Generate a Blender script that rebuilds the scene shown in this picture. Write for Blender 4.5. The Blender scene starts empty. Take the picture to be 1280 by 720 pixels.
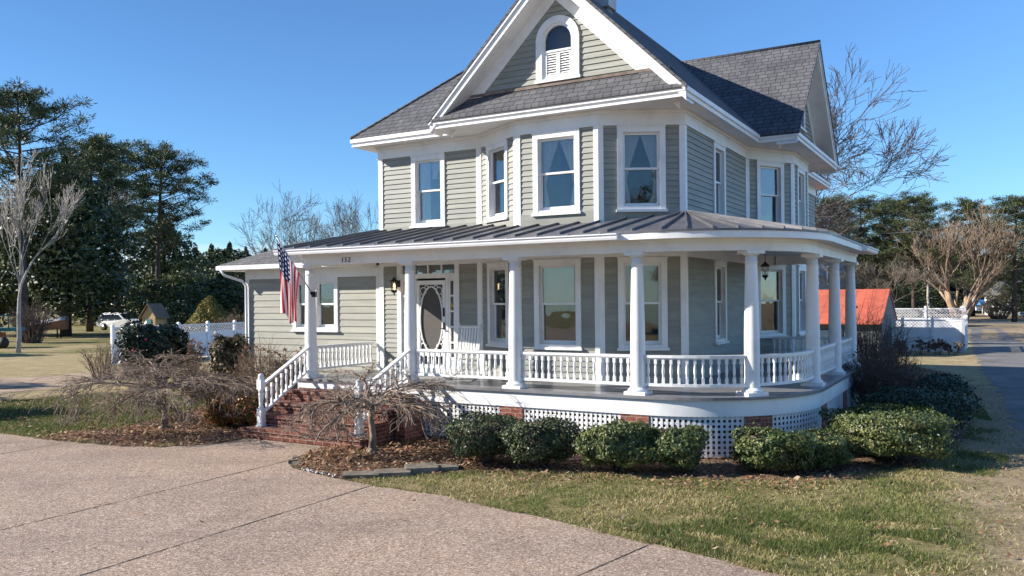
import bpy, math, random
import numpy as np
from mathutils import Vector, Matrix

random.seed(7)
rng = np.random.default_rng(7)
S = bpy.context.scene
COL = S.collection
CAM_Z, FPX, PX, PY, ROLL = 2.74, 1045.0, 640.0, 373.7, 0.0095
FL = 1.05                                   # porch floor height
TH = math.atan2(.498, .867)                 # house yaw
CT, ST = math.cos(TH), math.sin(TH)
HO = (-7.65, 20.0)                          # house origin in house axes

def U(u, v):                                # house axes -> world
    return (CT*u + ST*v, -ST*u + CT*v)

def ray(x, y):
    a, b = x-PX, y-PY
    c, s = math.cos(ROLL), math.sin(ROLL)
    return ((a*c - b*s)/FPX, -(a*s + b*c)/FPX)

def G(x, y, z=0.0):                         # photo point lying on the ground
    a, b = ray(x, y)
    Y = (z-CAM_Z)/b
    return (a*Y, Y)

def P(x, y, Y):                             # photo point at a known distance
    a, b = ray(x, y)
    return (a*Y, Y, CAM_Z + b*Y)

# ------------------------------------------------------------------ tagging
def tag(o, label=None, cat=None, group=None, kind=None):
    if label: o['label'] = label
    if cat: o['category'] = cat
    if group: o['group'] = group
    if kind: o['kind'] = kind
    return o

def empty(name, label, cat, loc=(0, 0, 0), rz=0, group=None):
    o = bpy.data.objects.new(name, None); COL.objects.link(o)
    o.location = loc; o.rotation_euler = (0, 0, rz); o.empty_display_size = .2
    return tag(o, label, cat, group)

def mesh_np(name, V, Fa, mat, parent=None, loc=None):
    V = np.asarray(V, dtype=np.float32); Fa = np.asarray(Fa, dtype=np.int32)
    k = Fa.shape[1]
    me = bpy.data.meshes.new(name)
    me.vertices.add(len(V)); me.vertices.foreach_set('co', V.ravel())
    me.loops.add(Fa.size); me.loops.foreach_set('vertex_index', Fa.ravel())
    me.polygons.add(len(Fa)); me.polygons.foreach_set('loop_start', np.arange(0, Fa.size, k, dtype=np.int32))
    me.update(calc_edges=True)
    me.materials.append(mat)
    o = bpy.data.objects.new(name, me); COL.objects.link(o)
    if parent: o.parent = parent
    if loc: o.location = loc
    return o

class MB:
    def __init__(s): s.v = []; s.f = []; s.m = []; s.sm = []
    def add(s, vs, fs, mi=0, smooth=False):
        n = len(s.v); s.v.extend(vs)
        for f in fs: s.f.append(tuple(i+n for i in f)); s.m.append(mi); s.sm.append(smooth)
    def hexa(s, p, mi=0):                   # p: 4 bottom ccw, 4 top
        s.add(p, [(3, 2, 1, 0), (4, 5, 6, 7), (0, 1, 5, 4), (1, 2, 6, 5), (2, 3, 7, 6), (3, 0, 4, 7)], mi)
    def box(s, x0, x1, y0, y1, z0, z1, mi=0):
        s.hexa([(x0, y0, z0), (x1, y0, z0), (x1, y1, z0), (x0, y1, z0), (x0, y0, z1), (x1, y0, z1), (x1, y1, z1), (x0, y1, z1)], mi)
    def prism(s, poly, z0, z1, mi=0):       # plan polygon (ccw) extruded up
        n = len(poly)
        vs = [(p[0], p[1], z0) for p in poly]+[(p[0], p[1], z1) for p in poly]
        s.add(vs, [tuple(range(n))[::-1], tuple(range(n, 2*n))]+[(i, (i+1) % n, n+(i+1) % n, n+i) for i in range(n)], mi)
    def tube(s, pts, rad, n=6, mi=0, cap=True, smooth=True):
        vs, fs = [], []
        prev = None
        for i, p in enumerate(pts):
            a = Vector(pts[max(i-1, 0)]); b = Vector(pts[min(i+1, len(pts)-1)])
            d = (b-a)
            if d.length < 1e-9: d = Vector((0, 0, 1))
            d.normalize()
            if prev is None:
                x = d.orthogonal().normalized()
            else:
                x = prev-d*prev.dot(d)
                x = x.normalized() if x.length > 1e-6 else d.orthogonal().normalized()
            prev = x; y = d.cross(x)
            r = rad[i] if hasattr(rad, '__len__') else rad
            p = Vector(p)
            for k in range(n):
                t = 2*math.pi*k/n
                vs.append(tuple(p + x*(math.cos(t)*r) + y*(math.sin(t)*r)))
        for i in range(len(pts)-1):
            for k in range(n):
                a = i*n+k; b = i*n+(k+1) % n
                fs.append((a, b, b+n, a+n))
        if cap:
            fs.append(tuple(range(n))[::-1]); fs.append(tuple(range((len(pts)-1)*n, len(pts)*n)))
        s.add(vs, fs, mi, smooth)
    def lathe(s, prof, c=(0, 0, 0), n=16, mi=0, smooth=True):
        vs, fs = [], []
        for r, z in prof:
            for k in range(n):
                t = 2*math.pi*k/n
                vs.append((c[0]+r*math.cos(t), c[1]+r*math.sin(t), c[2]+z))
        for i in range(len(prof)-1):
            for k in range(n):
                a = i*n+k; b = i*n+(k+1) % n
                fs.append((a, b, b+n, a+n))
        fs.append(tuple(range(n))[::-1]); fs.append(tuple(range((len(prof)-1)*n, len(prof)*n)))
        s.add(vs, fs, mi, smooth)
    def build(s, name, mat, parent=None, off=(0, 0, 0), loc=None):
        me = bpy.data.meshes.new(name)
        vs = [(a-off[0], b-off[1], c-off[2]) for a, b, c in s.v]
        me.from_pydata(vs, [], s.f)
        for m in (mat if isinstance(mat, (list, tuple)) else [mat]): me.materials.append(m)
        me.polygons.foreach_set('material_index', s.m)
        me.polygons.foreach_set('use_smooth', s.sm)
        me.update()
        o = bpy.data.objects.new(name, me); COL.objects.link(o)
        if parent: o.parent = parent
        if loc: o.location = loc
        return o

# ------------------------------------------------------------------ materials
def new_mat(name):
    m = bpy.data.materials.new(name); m.use_nodes = True
    nt = m.node_tree; nt.nodes.clear()
    out = nt.nodes.new('ShaderNodeOutputMaterial')
    return m, nt, out

def N(nt, typ, **kw):
    n = nt.nodes.new(typ)
    for k, v in kw.items():
        if k in n.inputs.keys(): n.inputs[k].default_value = v
        else: setattr(n, k, v)
    return n

def ramp(nt, stops, fac):
    r = nt.nodes.new('ShaderNodeValToRGB')
    el = r.color_ramp.elements
    while len(el) < len(stops): el.new(.5)
    for e, (p, c) in zip(el, stops): e.position = p; e.color = (*c, 1)
    nt.links.new(fac, r.inputs['Fac'])
    return r.outputs['Color']

def noise(nt, vec, scale, detail=4, rough=.6, dist=0):
    n = N(nt, 'ShaderNodeTexNoise'); n.inputs['Scale'].default_value = scale
    n.inputs['Detail'].default_value = detail; n.inputs['Roughness'].default_value = rough
    n.inputs['Distortion'].default_value = dist
    if vec is not None: nt.links.new(vec, n.inputs['Vector'])
    return n.outputs['Fac']

def mixc(nt, a, b, fac, mode='MIX'):
    m = N(nt, 'ShaderNodeMix', data_type='RGBA', blend_type=mode)
    for sock, val in ((m.inputs[6], a), (m.inputs[7], b), (m.inputs[0], fac)):
        if hasattr(val, 'links'): nt.links.new(val, sock)
        elif isinstance(val, tuple): sock.default_value = (*val, 1)
        else: sock.default_value = val
    return m.outputs[2]

def math_n(nt, op, a, b=0.0):
    m = N(nt, 'ShaderNodeMath', operation=op)
    for i, val in enumerate((a, b)):
        if hasattr(val, 'links'): nt.links.new(val, m.inputs[i])
        else: m.inputs[i].default_value = val
    return m.outputs[0]

def finish(nt, out, col, rough=.6, bump=None, bstr=.3, bdist=.01, metal=0, spec=.5, trans=0.0):
    b = N(nt, 'ShaderNodeBsdfPrincipled')
    if hasattr(col, 'links'): nt.links.new(col, b.inputs['Base Color'])
    else: b.inputs['Base Color'].default_value = (*col, 1)
    if hasattr(rough, 'links'): nt.links.new(rough, b.inputs['Roughness'])
    else: b.inputs['Roughness'].default_value = rough
    b.inputs['Metallic'].default_value = metal
    b.inputs['Specular IOR Level'].default_value = spec
    if bump is not None:
        n = N(nt, 'ShaderNodeBump'); n.inputs['Strength'].default_value = bstr; n.inputs['Distance'].default_value = bdist
        nt.links.new(bump, n.inputs['Height']); nt.links.new(n.outputs[0], b.inputs['Normal'])
    sh = b.outputs[0]
    if trans > 0:
        t = N(nt, 'ShaderNodeBsdfTranslucent')
        if hasattr(col, 'links'): nt.links.new(col, t.inputs['Color'])
        else: t.inputs['Color'].default_value = (*col, 1)
        mx = N(nt, 'ShaderNodeMixShader'); mx.inputs[0].default_value = trans
        nt.links.new(sh, mx.inputs[1]); nt.links.new(t.outputs[0], mx.inputs[2]); sh = mx.outputs[0]
    nt.links.new(sh, out.inputs['Surface'])

def coords(nt, which='Object'):
    return N(nt, 'ShaderNodeTexCoord').outputs[which]

def plain(name, col, rough=.6, var=.15, scale=3, bstr=.0, metal=0, spec=None):
    if spec is None: spec = .1 if rough >= .85 else .45
    m, nt, out = new_mat(name); v = coords(nt)
    f = noise(nt, v, scale, 5)
    lo = tuple(c*(1-var) for c in col); hi = tuple(min(1, c*(1+var)) for c in col)
    c = ramp(nt, [(.3, lo), (.7, hi)], f)
    finish(nt, out, c, rough, noise(nt, v, scale*8, 4) if bstr else None, bstr, .01, metal, spec)
    return m

def leafmat(name, stops, rough=.45, trans=.2, spec=.4, big=None):
    m, nt, out = new_mat(name)
    r = N(nt, 'ShaderNodeNewGeometry').outputs['Random Per Island']
    c = ramp(nt, stops, r)
    if big:
        f = noise(nt, coords(nt), big[0], 3)
        c = mixc(nt, c, big[1], ramp(nt, [(.42, (0, 0, 0)), (.62, (big[2],)*3)], f))
    finish(nt, out, c, rough, spec=spec, trans=trans)
    return m

def weathered_white(name, col=(.80, .80, .79)):
    m, nt, out = new_mat(name); v = coords(nt)
    f = noise(nt, v, 1.7, 6, .65)
    c = ramp(nt, [(.28, tuple(x*.84 for x in col)), (.5, col), (.8, tuple(min(.88, x*1.05) for x in col))], f)
    # fine streaks of grime running down
    mp = N(nt, 'ShaderNodeMapping'); mp.inputs['Scale'].default_value = (9, 9, .8); nt.links.new(v, mp.inputs['Vector'])
    g = noise(nt, mp.outputs[0], 2.0, 5, .6)
    c = mixc(nt, c, (.47, .45, .41), ramp(nt, [(.60, (0, 0, 0)), (.85, (.30,)*3)], g))
    finish(nt, out, c, .45, noise(nt, v, 30, 4), .12, .005)
    return m

M = {}
M['white'] = weathered_white('white_paint')
M['vinyl'] = plain('white_vinyl', (.78, .79, .82), .35, .05, 2)
def siding_mat(name, col):
    m, nt, out = new_mat(name); v = coords(nt)
    mp = N(nt, 'ShaderNodeMapping'); mp.inputs['Scale'].default_value = (1, 1, 9); nt.links.new(v, mp.inputs['Vector'])
    f = noise(nt, mp.outputs[0], 1.3, 5, .6)
    c = ramp(nt, [(.3, tuple(x*.86 for x in col)), (.55, col), (.75, tuple(x*1.10 for x in col))], f)
    sx = N(nt, 'ShaderNodeSeparateXYZ'); nt.links.new(v, sx.inputs[0])
    wn = N(nt, 'ShaderNodeTexWhiteNoise', noise_dimensions='2D'); cb = N(nt, 'ShaderNodeCombineXYZ')
    row = math_n(nt, 'FLOOR', math_n(nt, 'DIVIDE', math_n(nt, 'SUBTRACT', sx.outputs[2], .8), .115))
    nt.links.new(row, cb.inputs[1]); nt.links.new(math_n(nt, 'FLOOR', math_n(nt, 'ADD', math_n(nt, 'MULTIPLY', math_n(nt, 'ADD', sx.outputs[0], sx.outputs[1]), .42), math_n(nt, 'MULTIPLY', row, .37))), cb.inputs[0])
    nt.links.new(cb.outputs[0], wn.inputs['Vector'])
    c = mixc(nt, c, ramp(nt, [(0, (.90, .90, .89)), (1, (1.08, 1.08, 1.07))], wn.outputs['Value']), 1.0, 'MULTIPLY')
    f2 = noise(nt, v, .7, 4)
    c = mixc(nt, c, tuple(x*.72 for x in col), ramp(nt, [(.55, (0, 0, 0)), (.8, (.5,)*3)], f2))
    mp2 = N(nt, 'ShaderNodeMapping'); mp2.inputs['Scale'].default_value = (6, 6, 90); nt.links.new(v, mp2.inputs['Vector'])
    finish(nt, out, c, .6, noise(nt, mp2.outputs[0], 1.5, 3), .25, .004, spec=.35)
    return m
M['siding'] = siding_mat('sage_clapboard', (.308, .311, .276))
M['siding2'] = siding_mat('beige_vinyl_siding', (.335, .33, .285))

def shingle_mat(name, axis, col, slope=1.3):
    m, nt, out = new_mat(name); v = coords(nt)
    sx = N(nt, 'ShaderNodeSeparateXYZ'); nt.links.new(v, sx.inputs[0])
    cb = N(nt, 'ShaderNodeCombineXYZ')
    nt.links.new(sx.outputs[axis], cb.inputs[0]); nt.links.new(math_n(nt, 'MULTIPLY', sx.outputs[2], slope), cb.inputs[1])
    br = N(nt, 'ShaderNodeTexBrick'); nt.links.new(cb.outputs[0], br.inputs['Vector'])
    br.inputs['Scale'].default_value = 1; br.inputs['Brick Width'].default_value = .24; br.inputs['Row Height'].default_value = .15
    br.inputs['Mortar Size'].default_value = .009; br.inputs['Mortar Smooth'].default_value = .3; br.inputs['Bias'].default_value = -.1
    br.inputs['Color1'].default_value = (*[x*.84 for x in col], 1); br.inputs['Color2'].default_value = (*[x*1.16 for x in col], 1)
    br.inputs['Mortar'].default_value = (*[x*.32 for x in col], 1); br.offset = .37; br.squash_frequency = 3; br.squash = .72
    c = mixc(nt, br.outputs['Color'], ramp(nt, [(.3, (.72,)*3), (.7, (1.15, 1.13, 1.1))], noise(nt, v, 1.2, 5, .7)), 1.0, 'MULTIPLY')
    c = mixc(nt, c, ramp(nt, [(.35, (.75,)*3), (.65, (1.2,)*3)], noise(nt, v, 120, 2)), .7, 'MULTIPLY')
    # saw-tooth height: lower edge of each row stands proud
    fr = math_n(nt, 'FRACT', math_n(nt, 'DIVIDE', math_n(nt, 'MULTIPLY', sx.outputs[2], slope), .15))
    h = math_n(nt, 'SUBTRACT', math_n(nt, 'SUBTRACT', 1.0, fr), math_n(nt, 'MULTIPLY', br.outputs['Fac'], .6))
    finish(nt, out, c, .85, h, .9, .02, spec=.25)
    return m
M['sh_x'] = shingle_mat('asphalt_shingles_along_u', 0, (.125, .126, .138))
M['sh_y'] = shingle_mat('asphalt_shingles_along_v', 1, (.125, .126, .138))
M['sh_low'] = shingle_mat('asphalt_shingles_low_roof', 0, (.17, .168, .165), 2.5)
def metal_roof():
    m, nt, out = new_mat('dark_standing_seam_metal'); v = coords(nt)
    f = noise(nt, v, 2.2, 5, .6)
    c = ramp(nt, [(.3, (.10, .099, .108)), (.7, (.155, .153, .165))], f)
    finish(nt, out, c, ramp(nt, [(.3, (.34,)*3), (.7, (.5,)*3)], noise(nt, v, 3, 3)), noise(nt, v, 1.5, 2), .08, .02, metal=.25)
    return m
M['metal'] = metal_roof()
def brick_mat(name='red_brick', lv=False, k=1.0):
    m, nt, out = new_mat(name); v = coords(nt)
    sx = N(nt, 'ShaderNodeSeparateXYZ'); nt.links.new(v, sx.inputs[0])
    cb = N(nt, 'ShaderNodeCombineXYZ')
    nt.links.new(math_n(nt, 'ADD', sx.outputs[0], sx.outputs[1]), cb.inputs[0])
    if lv:
        sn = N(nt, 'ShaderNodeSeparateXYZ'); nt.links.new(coords(nt, 'Normal'), sn.inputs[0])
        up = math_n(nt, 'GREATER_THAN', sn.outputs[2], .5)
        mx = N(nt, 'ShaderNodeMix', data_type='FLOAT'); nt.links.new(up, mx.inputs[0]); nt.links.new(sx.outputs[2], mx.inputs[2]); nt.links.new(sx.outputs[1], mx.inputs[3])
        nt.links.new(mx.outputs[0], cb.inputs[1])
    else: nt.links.new(sx.outputs[2], cb.inputs[1])
    br = N(nt, 'ShaderNodeTexBrick'); nt.links.new(cb.outputs[0], br.inputs['Vector'])
    br.inputs['Scale'].default_value = 1; br.inputs['Brick Width'].default_value = .21; br.inputs['Row Height'].default_value = .075
    br.inputs['Mortar Size'].default_value = .006; br.inputs['Mortar Smooth'].default_value = .2; br.inputs['Bias'].default_value = .0
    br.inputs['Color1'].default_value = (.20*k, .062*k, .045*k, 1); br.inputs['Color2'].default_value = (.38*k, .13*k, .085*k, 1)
    br.inputs['Mortar'].default_value = (.36, .31, .27, 1)
    c = mixc(nt, br.outputs['Color'], ramp(nt, [(.3, (.6,)*3), (.7, (1.15,)*3)], noise(nt, v, 14, 5)), 1.0, 'MULTIPLY')
    h = math_n(nt, 'ADD', math_n(nt, 'MULTIPLY', br.outputs['Fac'], -1), math_n(nt, 'MULTIPLY', noise(nt, v, 40, 3), .3))
    finish(nt, out, c, .85, h, .6, .008, spec=.2)
    return m
M['brick'] = brick_mat()
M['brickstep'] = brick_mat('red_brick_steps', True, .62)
def glass_mat():
    m, nt, out = new_mat('window_glass')
    t = N(nt, 'ShaderNodeBsdfTransparent'); t.inputs['Color'].default_value = (.94, .95, .94, 1)
    g = N(nt, 'ShaderNodeBsdfGlossy'); g.inputs['Roughness'].default_value = .01; g.inputs['Color'].default_value = (.95, .97, 1, 1)
    nz = noise(nt, coords(nt), 1.6, 2); b = N(nt, 'ShaderNodeBump'); b.inputs['Strength'].default_value = .12; b.inputs['Distance'].default_value = .02
    nt.links.new(nz, b.inputs['Height']); nt.links.new(b.outputs[0], g.inputs['Normal'])
    f = N(nt, 'ShaderNodeFresnel'); f.inputs['IOR'].default_value = 1.6
    fac = math_n(nt, 'MINIMUM', math_n(nt, 'ADD', math_n(nt, 'MULTIPLY', f.outputs[0], .95), .02), .95)
    mx = N(nt, 'ShaderNodeMixShader'); nt.links.new(fac, mx.inputs[0])
    nt.links.new(t.outputs[0], mx.inputs[1]); nt.links.new(g.outputs[0], mx.inputs[2]); nt.links.new(mx.outputs[0], out.inputs['Surface'])
    return m
M['glass'] = glass_mat()
def lace_mat():
    m, nt, out = new_mat('sheer_curtain_cloth')
    d = N(nt, 'ShaderNodeBsdfDiffuse'); d.inputs['Color'].default_value = (.90, .90, .90, 1)
    t = N(nt, 'ShaderNodeBsdfTranslucent'); t.inputs['Color'].default_value = (.8, .8, .8, 1)
    mx = N(nt, 'ShaderNodeMixShader'); mx.inputs[0].default_value = .35
    nt.links.new(d.outputs[0], mx.inputs[1]); nt.links.new(t.outputs[0], mx.inputs[2]); nt.links.new(mx.outputs[0], out.inputs['Surface'])
    return m
M['lace'] = lace_mat()
M['shade'] = plain('roller_shade_cloth', (.66, .66, .56), .8, .05, 4)
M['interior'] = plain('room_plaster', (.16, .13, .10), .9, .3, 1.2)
M['porchfloor'] = plain('grey_porch_floor_paint', (.20, .20, .21), .30, .25, 2.5)
M['dark'] = plain('black_iron', (.02, .02, .022), .4, .2, 6, metal=.6)
M['silver'] = plain('brushed_metal', (.5, .5, .5), .35, .1, 6, metal=.9)
M['screen'] = plain('door_screen_mesh', (.085, .075, .07), .7, .15, 30)
M['bark'] = plain('grey_brown_bark', (.20, .165, .135), .9, .4, 6, .5)
M['bark_grey'] = plain('grey_bark', (.14, .12, .115), .9, .4, 5, .4)
M['bark_dark'] = plain('dark_bark', (.085, .065, .055), .9, .4, 5, .5)
M['bark_pale'] = plain('pale_grey_bark', (.36, .33, .30), .9, .3, 3, .4)
M['bark_tan'] = plain('tan_smooth_bark', (.34, .245, .175), .85, .35, 2.5, .3)
M['bark_maple'] = plain('weathered_maple_bark', (.26, .20, .155), .85, .6, 7, .4)
M['twig_brown'] = plain('brown_twigs', (.17, .12, .095), .9, .35, 5)
M['twig_dark'] = plain('dark_purple_brown_twigs', (.135, .10, .088), .9, .35, 5)
M['twig_tan'] = plain('tan_twigs', (.26, .195, .145), .9, .3, 5)
M['lf_box'] = leafmat('boxwood_leaves', [(0, (0.0325, 0.0585, 0.0234)), (0.55, (0.0715, 0.1105, 0.0364)), (0.85, (0.169, 0.2015, 0.0585)), (1, (0.26, 0.247, 0.0845))], .45, .18, big=(2.2, (.17, .16, .05), .35))
M['lf_boxdark'] = leafmat('dark_boxwood_leaves', [(0, (.026, .04, .02)), (.6, (.058, .08, .036)), (.9, (.12, .14, .06)), (1, (.17, .17, .08))], .42, .12, .3)
M['lf_jun'] = leafmat('dark_juniper_sprays', [(0, (0.015, 0.039, 0.027)), (0.6, (0.03, 0.0675, 0.045)), (1, (0.075, 0.1125, 0.0525))], .5, .1)
M['lf_mag'] = leafmat('magnolia_leaves', [(0, (0.024, 0.042, 0.021)), (0.6, (0.0525, 0.075, 0.033)), (1, (0.15, 0.165, 0.075))], .42, .12, .25)
M['lf_pine'] = leafmat('pine_needles', [(0, (0.0252, 0.0468, 0.0198)), (0.6, (0.063, 0.0864, 0.0324)), (1, (0.153, 0.162, 0.0576))], .5, .12)
M['lf_holly'] = leafmat('sunlit_holly_leaves', [(0, (.03, .05, .018)), (.6, (.075, .10, .032)), (1, (.20, .21, .09))], .3, .2)
M['lf_gold'] = leafmat('golden_conifer_sprays', [(0, (0.0875, 0.09375, 0.025)), (0.6, (0.2125, 0.1875, 0.04375)), (1, (0.375, 0.3, 0.075))], .5, .2)
M['lf_cam'] = leafmat('camellia_leaves', [(0, (0.0104, 0.0208, 0.013)), (0.7, (0.0234, 0.0416, 0.0221)), (1, (0.078, 0.104, 0.0585))], .36, .06, .35)
M['lf_hedge'] = leafmat('brownish_hedge_leaves', [(0, (0.042, 0.049, 0.021)), (0.5, (0.098, 0.084, 0.0392)), (1, (0.224, 0.14, 0.07))], .5, .15)
M['lf_nan'] = leafmat('nandina_leaves', [(0, (.08, .09, .025)), (.4, (.22, .19, .05)), (.7, (.38, .15, .05)), (1, (.5, .07, .04))], .4, .2)
M['petal'] = plain('pink_petals', (.75, .10, .16), .5, .1)
M['litter'] = leafmat('dry_fallen_leaves', [(0, (.10, .05, .03)), (.4, (.22, .11, .06)), (.75, (.34, .19, .11)), (1, (.52, .38, .26))], .7, .15, .3)
M['grass'] = leafmat('winter_grass_blades', [(0, (.07, .075, .022)), (.25, (.20, .19, .06)), (.5, (.40, .33, .14)), (.8, (.60, .48, .26)), (1, (.80, .70, .48))], .7, .3, .15, big=(.7, (.12, .18, .035), .7))
M['grassdark'] = leafmat('lush_green_grass_blades', [(0, (.05, .085, .02)), (.6, (.10, .15, .035)), (1, (.26, .24, .09))], .6, .3, .2)

def lawn_mat():
    m, nt, out = new_mat('winter_lawn'); v = coords(nt)
    a = noise(nt, v, .16, 6, .6, .3); b = noise(nt, v, 1.1, 6, .65); c3 = noise(nt, v, 14, 4, .7)
    base = ramp(nt, [(.30, (.14, .145, .05)), (.46, (.22, .20, .08)), (.58, (.34, .265, .145)), (.75, (.44, .33, .195))], a)
    base = mixc(nt, base, ramp(nt, [(.35, (.11, .13, .04)), (.52, (.26, .22, .10)), (.7, (.40, .31, .18))], b), .5)
    sx = N(nt, 'ShaderNodeSeparateXYZ'); nt.links.new(v, sx.inputs[0])
    k = math_n(nt, 'ADD', math_n(nt, 'SUBTRACT', sx.outputs[0], math_n(nt, 'MULTIPLY', sx.outputs[1], .5)), math_n(nt, 'MULTIPLY', math_n(nt, 'SUBTRACT', b, .5), 3.0))
    base = mixc(nt, base, ramp(nt, [(.3, (.30, .225, .14)), (.7, (.46, .35, .235))], b), ramp(nt, [(0, (0,)*3), (1, (.92,)*3)], math_n(nt, 'MULTIPLY', math_n(nt, 'ADD', k, .3), .7)))
    k2 = math_n(nt, 'MINIMUM', math_n(nt, 'MULTIPLY', math_n(nt, 'SUBTRACT', sx.outputs[1], 21), .3), math_n(nt, 'MULTIPLY', math_n(nt, 'SUBTRACT', 52, sx.outputs[1]), .12))
    k2 = math_n(nt, 'ADD', k2, math_n(nt, 'MULTIPLY', math_n(nt, 'SUBTRACT', a, .5), 5.0))
    base = mixc(nt, base, ramp(nt, [(.3, (.33, .26, .13)), (.7, (.50, .40, .24))], b), ramp(nt, [(0, (0,)*3), (1, (.85,)*3)], k2))
    base = mixc(nt, base, ramp(nt, [(.3, (.45,)*3), (.7, (1.35,)*3)], c3), .85, 'MULTIPLY')
    finish(nt, out, base, .95, noise(nt, v, 35, 4, .8), .9, .04, spec=.1)
    return m
M['lawn'] = lawn_mat()
def mulch_mat():
    m, nt, out = new_mat('leafy_mulch'); v = coords(nt)
    vo = N(nt, 'ShaderNodeTexVoronoi'); vo.inputs['Scale'].default_value = 22; nt.links.new(v, vo.inputs['Vector'])
    sx = N(nt, 'ShaderNodeSeparateColor'); nt.links.new(vo.outputs['Color'], sx.inputs[0])
    c = ramp(nt, [(0, (.05, .032, .022)), (.5, (.135, .085, .058)), (.85, (.25, .155, .105)), (1, (.38, .27, .19))], sx.outputs[0])
    c = mixc(nt, c, (.06, .075, .022), ramp(nt, [(.5, (0, 0, 0)), (.68, (.75,)*3)], noise(nt, v, 1.3, 5)))
    finish(nt, out, c, .95, vo.outputs['Distance'], .8, .03, spec=.1)
    return m
M['mulch'] = mulch_mat()
def aggregate_mat():
    m, nt, out = new_mat('exposed_aggregate_concrete'); v = coords(nt)
    vo = N(nt, 'ShaderNodeTexVoronoi'); vo.inputs['Scale'].default_value = 75; nt.links.new(v, vo.inputs['Vector'])
    sx = N(nt, 'ShaderNodeSeparateColor'); nt.links.new(vo.outputs['Color'], sx.inputs[0])
    c = ramp(nt, [(0, (.11, .078, .058)), (.2, (.245, .172, .124)), (.6, (.39, .281, .207)), (.88, (.50, .38, .29)), (1, (.68, .60, .51))], sx.outputs[0])
    vo2 = N(nt, 'ShaderNodeTexVoronoi'); vo2.inputs['Scale'].default_value = 33; nt.links.new(v, vo2.inputs['Vector'])
    sx2 = N(nt, 'ShaderNodeSeparateColor'); nt.links.new(vo2.outputs['Color'], sx2.inputs[0])
    c = mixc(nt, c, ramp(nt, [(0, (.80,)*3), (1, (1.16,)*3)], sx2.outputs[1]), .65, 'MULTIPLY')
    big = noise(nt, v, .45, 8, .62, .4)
    c = mixc(nt, c, ramp(nt, [(.28, (.70, .69, .70)), (.5, (1, 1, 1)), (.72, (1.14, 1.10, 1.05))], big), 1.0, 'MULTIPLY')
    # wheel-worn bands and damp patches
    mp = N(nt, 'ShaderNodeMapping'); mp.inputs['Rotation'].default_value = (0, 0, .62); mp.inputs['Scale'].default_value = (.16, 1.15, 1); nt.links.new(v, mp.inputs['Vector'])
    c = mixc(nt, c, (.16, .125, .105), ramp(nt, [(.52, (0, 0, 0)), (.70, (.42,)*3)], noise(nt, mp.outputs[0], .9, 5, .6)))
    c = mixc(nt, c, (.09, .07, .06), ramp(nt, [(.66, (0, 0, 0)), (.76, (.5,)*3)], noise(nt, v, 1.1, 5, .75)))
    finish(nt, out, c, .8, vo.outputs['Distance'], .6, .010, spec=.25)
    return m
M['aggregate'] = aggregate_mat()
M['joint'] = plain('dark_joint', (.06, .048, .04), .9, .3, 9)
def asphalt_mat(name, col):
    m, nt, out = new_mat(name); v = coords(nt)
    c = ramp(nt, [(.3, tuple(x*.6 for x in col)), (.7, tuple(x*1.35 for x in col))], noise(nt, v, .6, 7, .7))
    c = mixc(nt, c, ramp(nt, [(.3, (.6,)*3), (.7, (1.4,)*3)], noise(nt, v, 30, 3)), .7, 'MULTIPLY')
    finish(nt, out, c, .9, noise(nt, v, 60, 3), .4, .01, spec=.2)
    return m
M['asphalt'] = asphalt_mat('worn_asphalt', (.175, .165, .155))
M['gravel'] = asphalt_mat('pale_gravel', (.28, .245, .21))
M['slab'] = plain('mossy_grey_stone', (.19, .165, .13), .9, .4, 7, .5)
M['pebble'] = plain('white_pebbles', (.6, .58, .55), .8, .2, 9)
M['orange'] = plain('orange_painted_metal_roof', (.50, .12, .065), .5, .25, 1.4)
M['red_white'] = None

# ------------------------------------------------------------------ generic sweep along plan polylines
def offset_poly(pts, o, closed=False):
    """right-hand (outward for left-to-right walls) mitred offset of a plan polyline"""
    res = []; n = len(pts)
    for i in range(n):
        a = pts[i-1] if (i > 0 or closed) else None
        b = pts[(i+1) % n] if (i < n-1 or closed) else None
        ns = []
        for p, q in ((a, pts[i]), (pts[i], b)):
            if p is None or q is None: continue
            d = Vector((q[0]-p[0], q[1]-p[1])).normalized(); ns.append(Vector((d.y, -d.x)))
        if len(ns) == 1: m = ns[0]
        else: m = (ns[0]+ns[1])/(1+ns[0].dot(ns[1]))
        res.append((pts[i][0]+m.x*o, pts[i][1]+m.y*o))
    return res

def sweep(mb, pts, o1, o2, z1, z2, closed=False, mi=0):
    A = offset_poly(pts, o1, closed); B = offset_poly(pts, o2, closed); n = len(pts)
    vs = []
    for i in range(n):
        vs += [(*A[i], z1), (*B[i], z1), (*B[i], z2), (*A[i], z2)]
    fs = []
    for i in range(n if closed else n-1):
        j = (i+1) % n
        for k in range(4):
            fs.append((4*i+k, 4*i+(k+1) % 4, 4*j+(k+1) % 4, 4*j+k))
    if not closed:
        fs.append((0, 1, 2, 3)); e = 4*(n-1); fs.append((e+3, e+2, e+1, e))
    mb.add(vs, fs, mi)

class Facet:
    def __init__(s, p0, p1):
        s.p0 = Vector(p0); d = Vector(p1)-s.p0; s.L = d.length; s.d = d.normalized(); s.n = Vector((s.d.y, -s.d.x))
    def pt(s, a, z, o=0):
        q = s.p0+s.d*a+s.n*o; return (q.x, q.y, z)
    def box(s, mb, a0, a1, z0, z1, o0, o1, mi=0):
        mb.hexa([s.pt(a0, z0, o1), s.pt(a1, z0, o1), s.pt(a1, z0, o0), s.pt(a0, z0, o0),
                 s.pt(a0, z1, o1), s.pt(a1, z1, o1), s.pt(a1, z1, o0), s.pt(a0, z1, o0)], mi)

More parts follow.
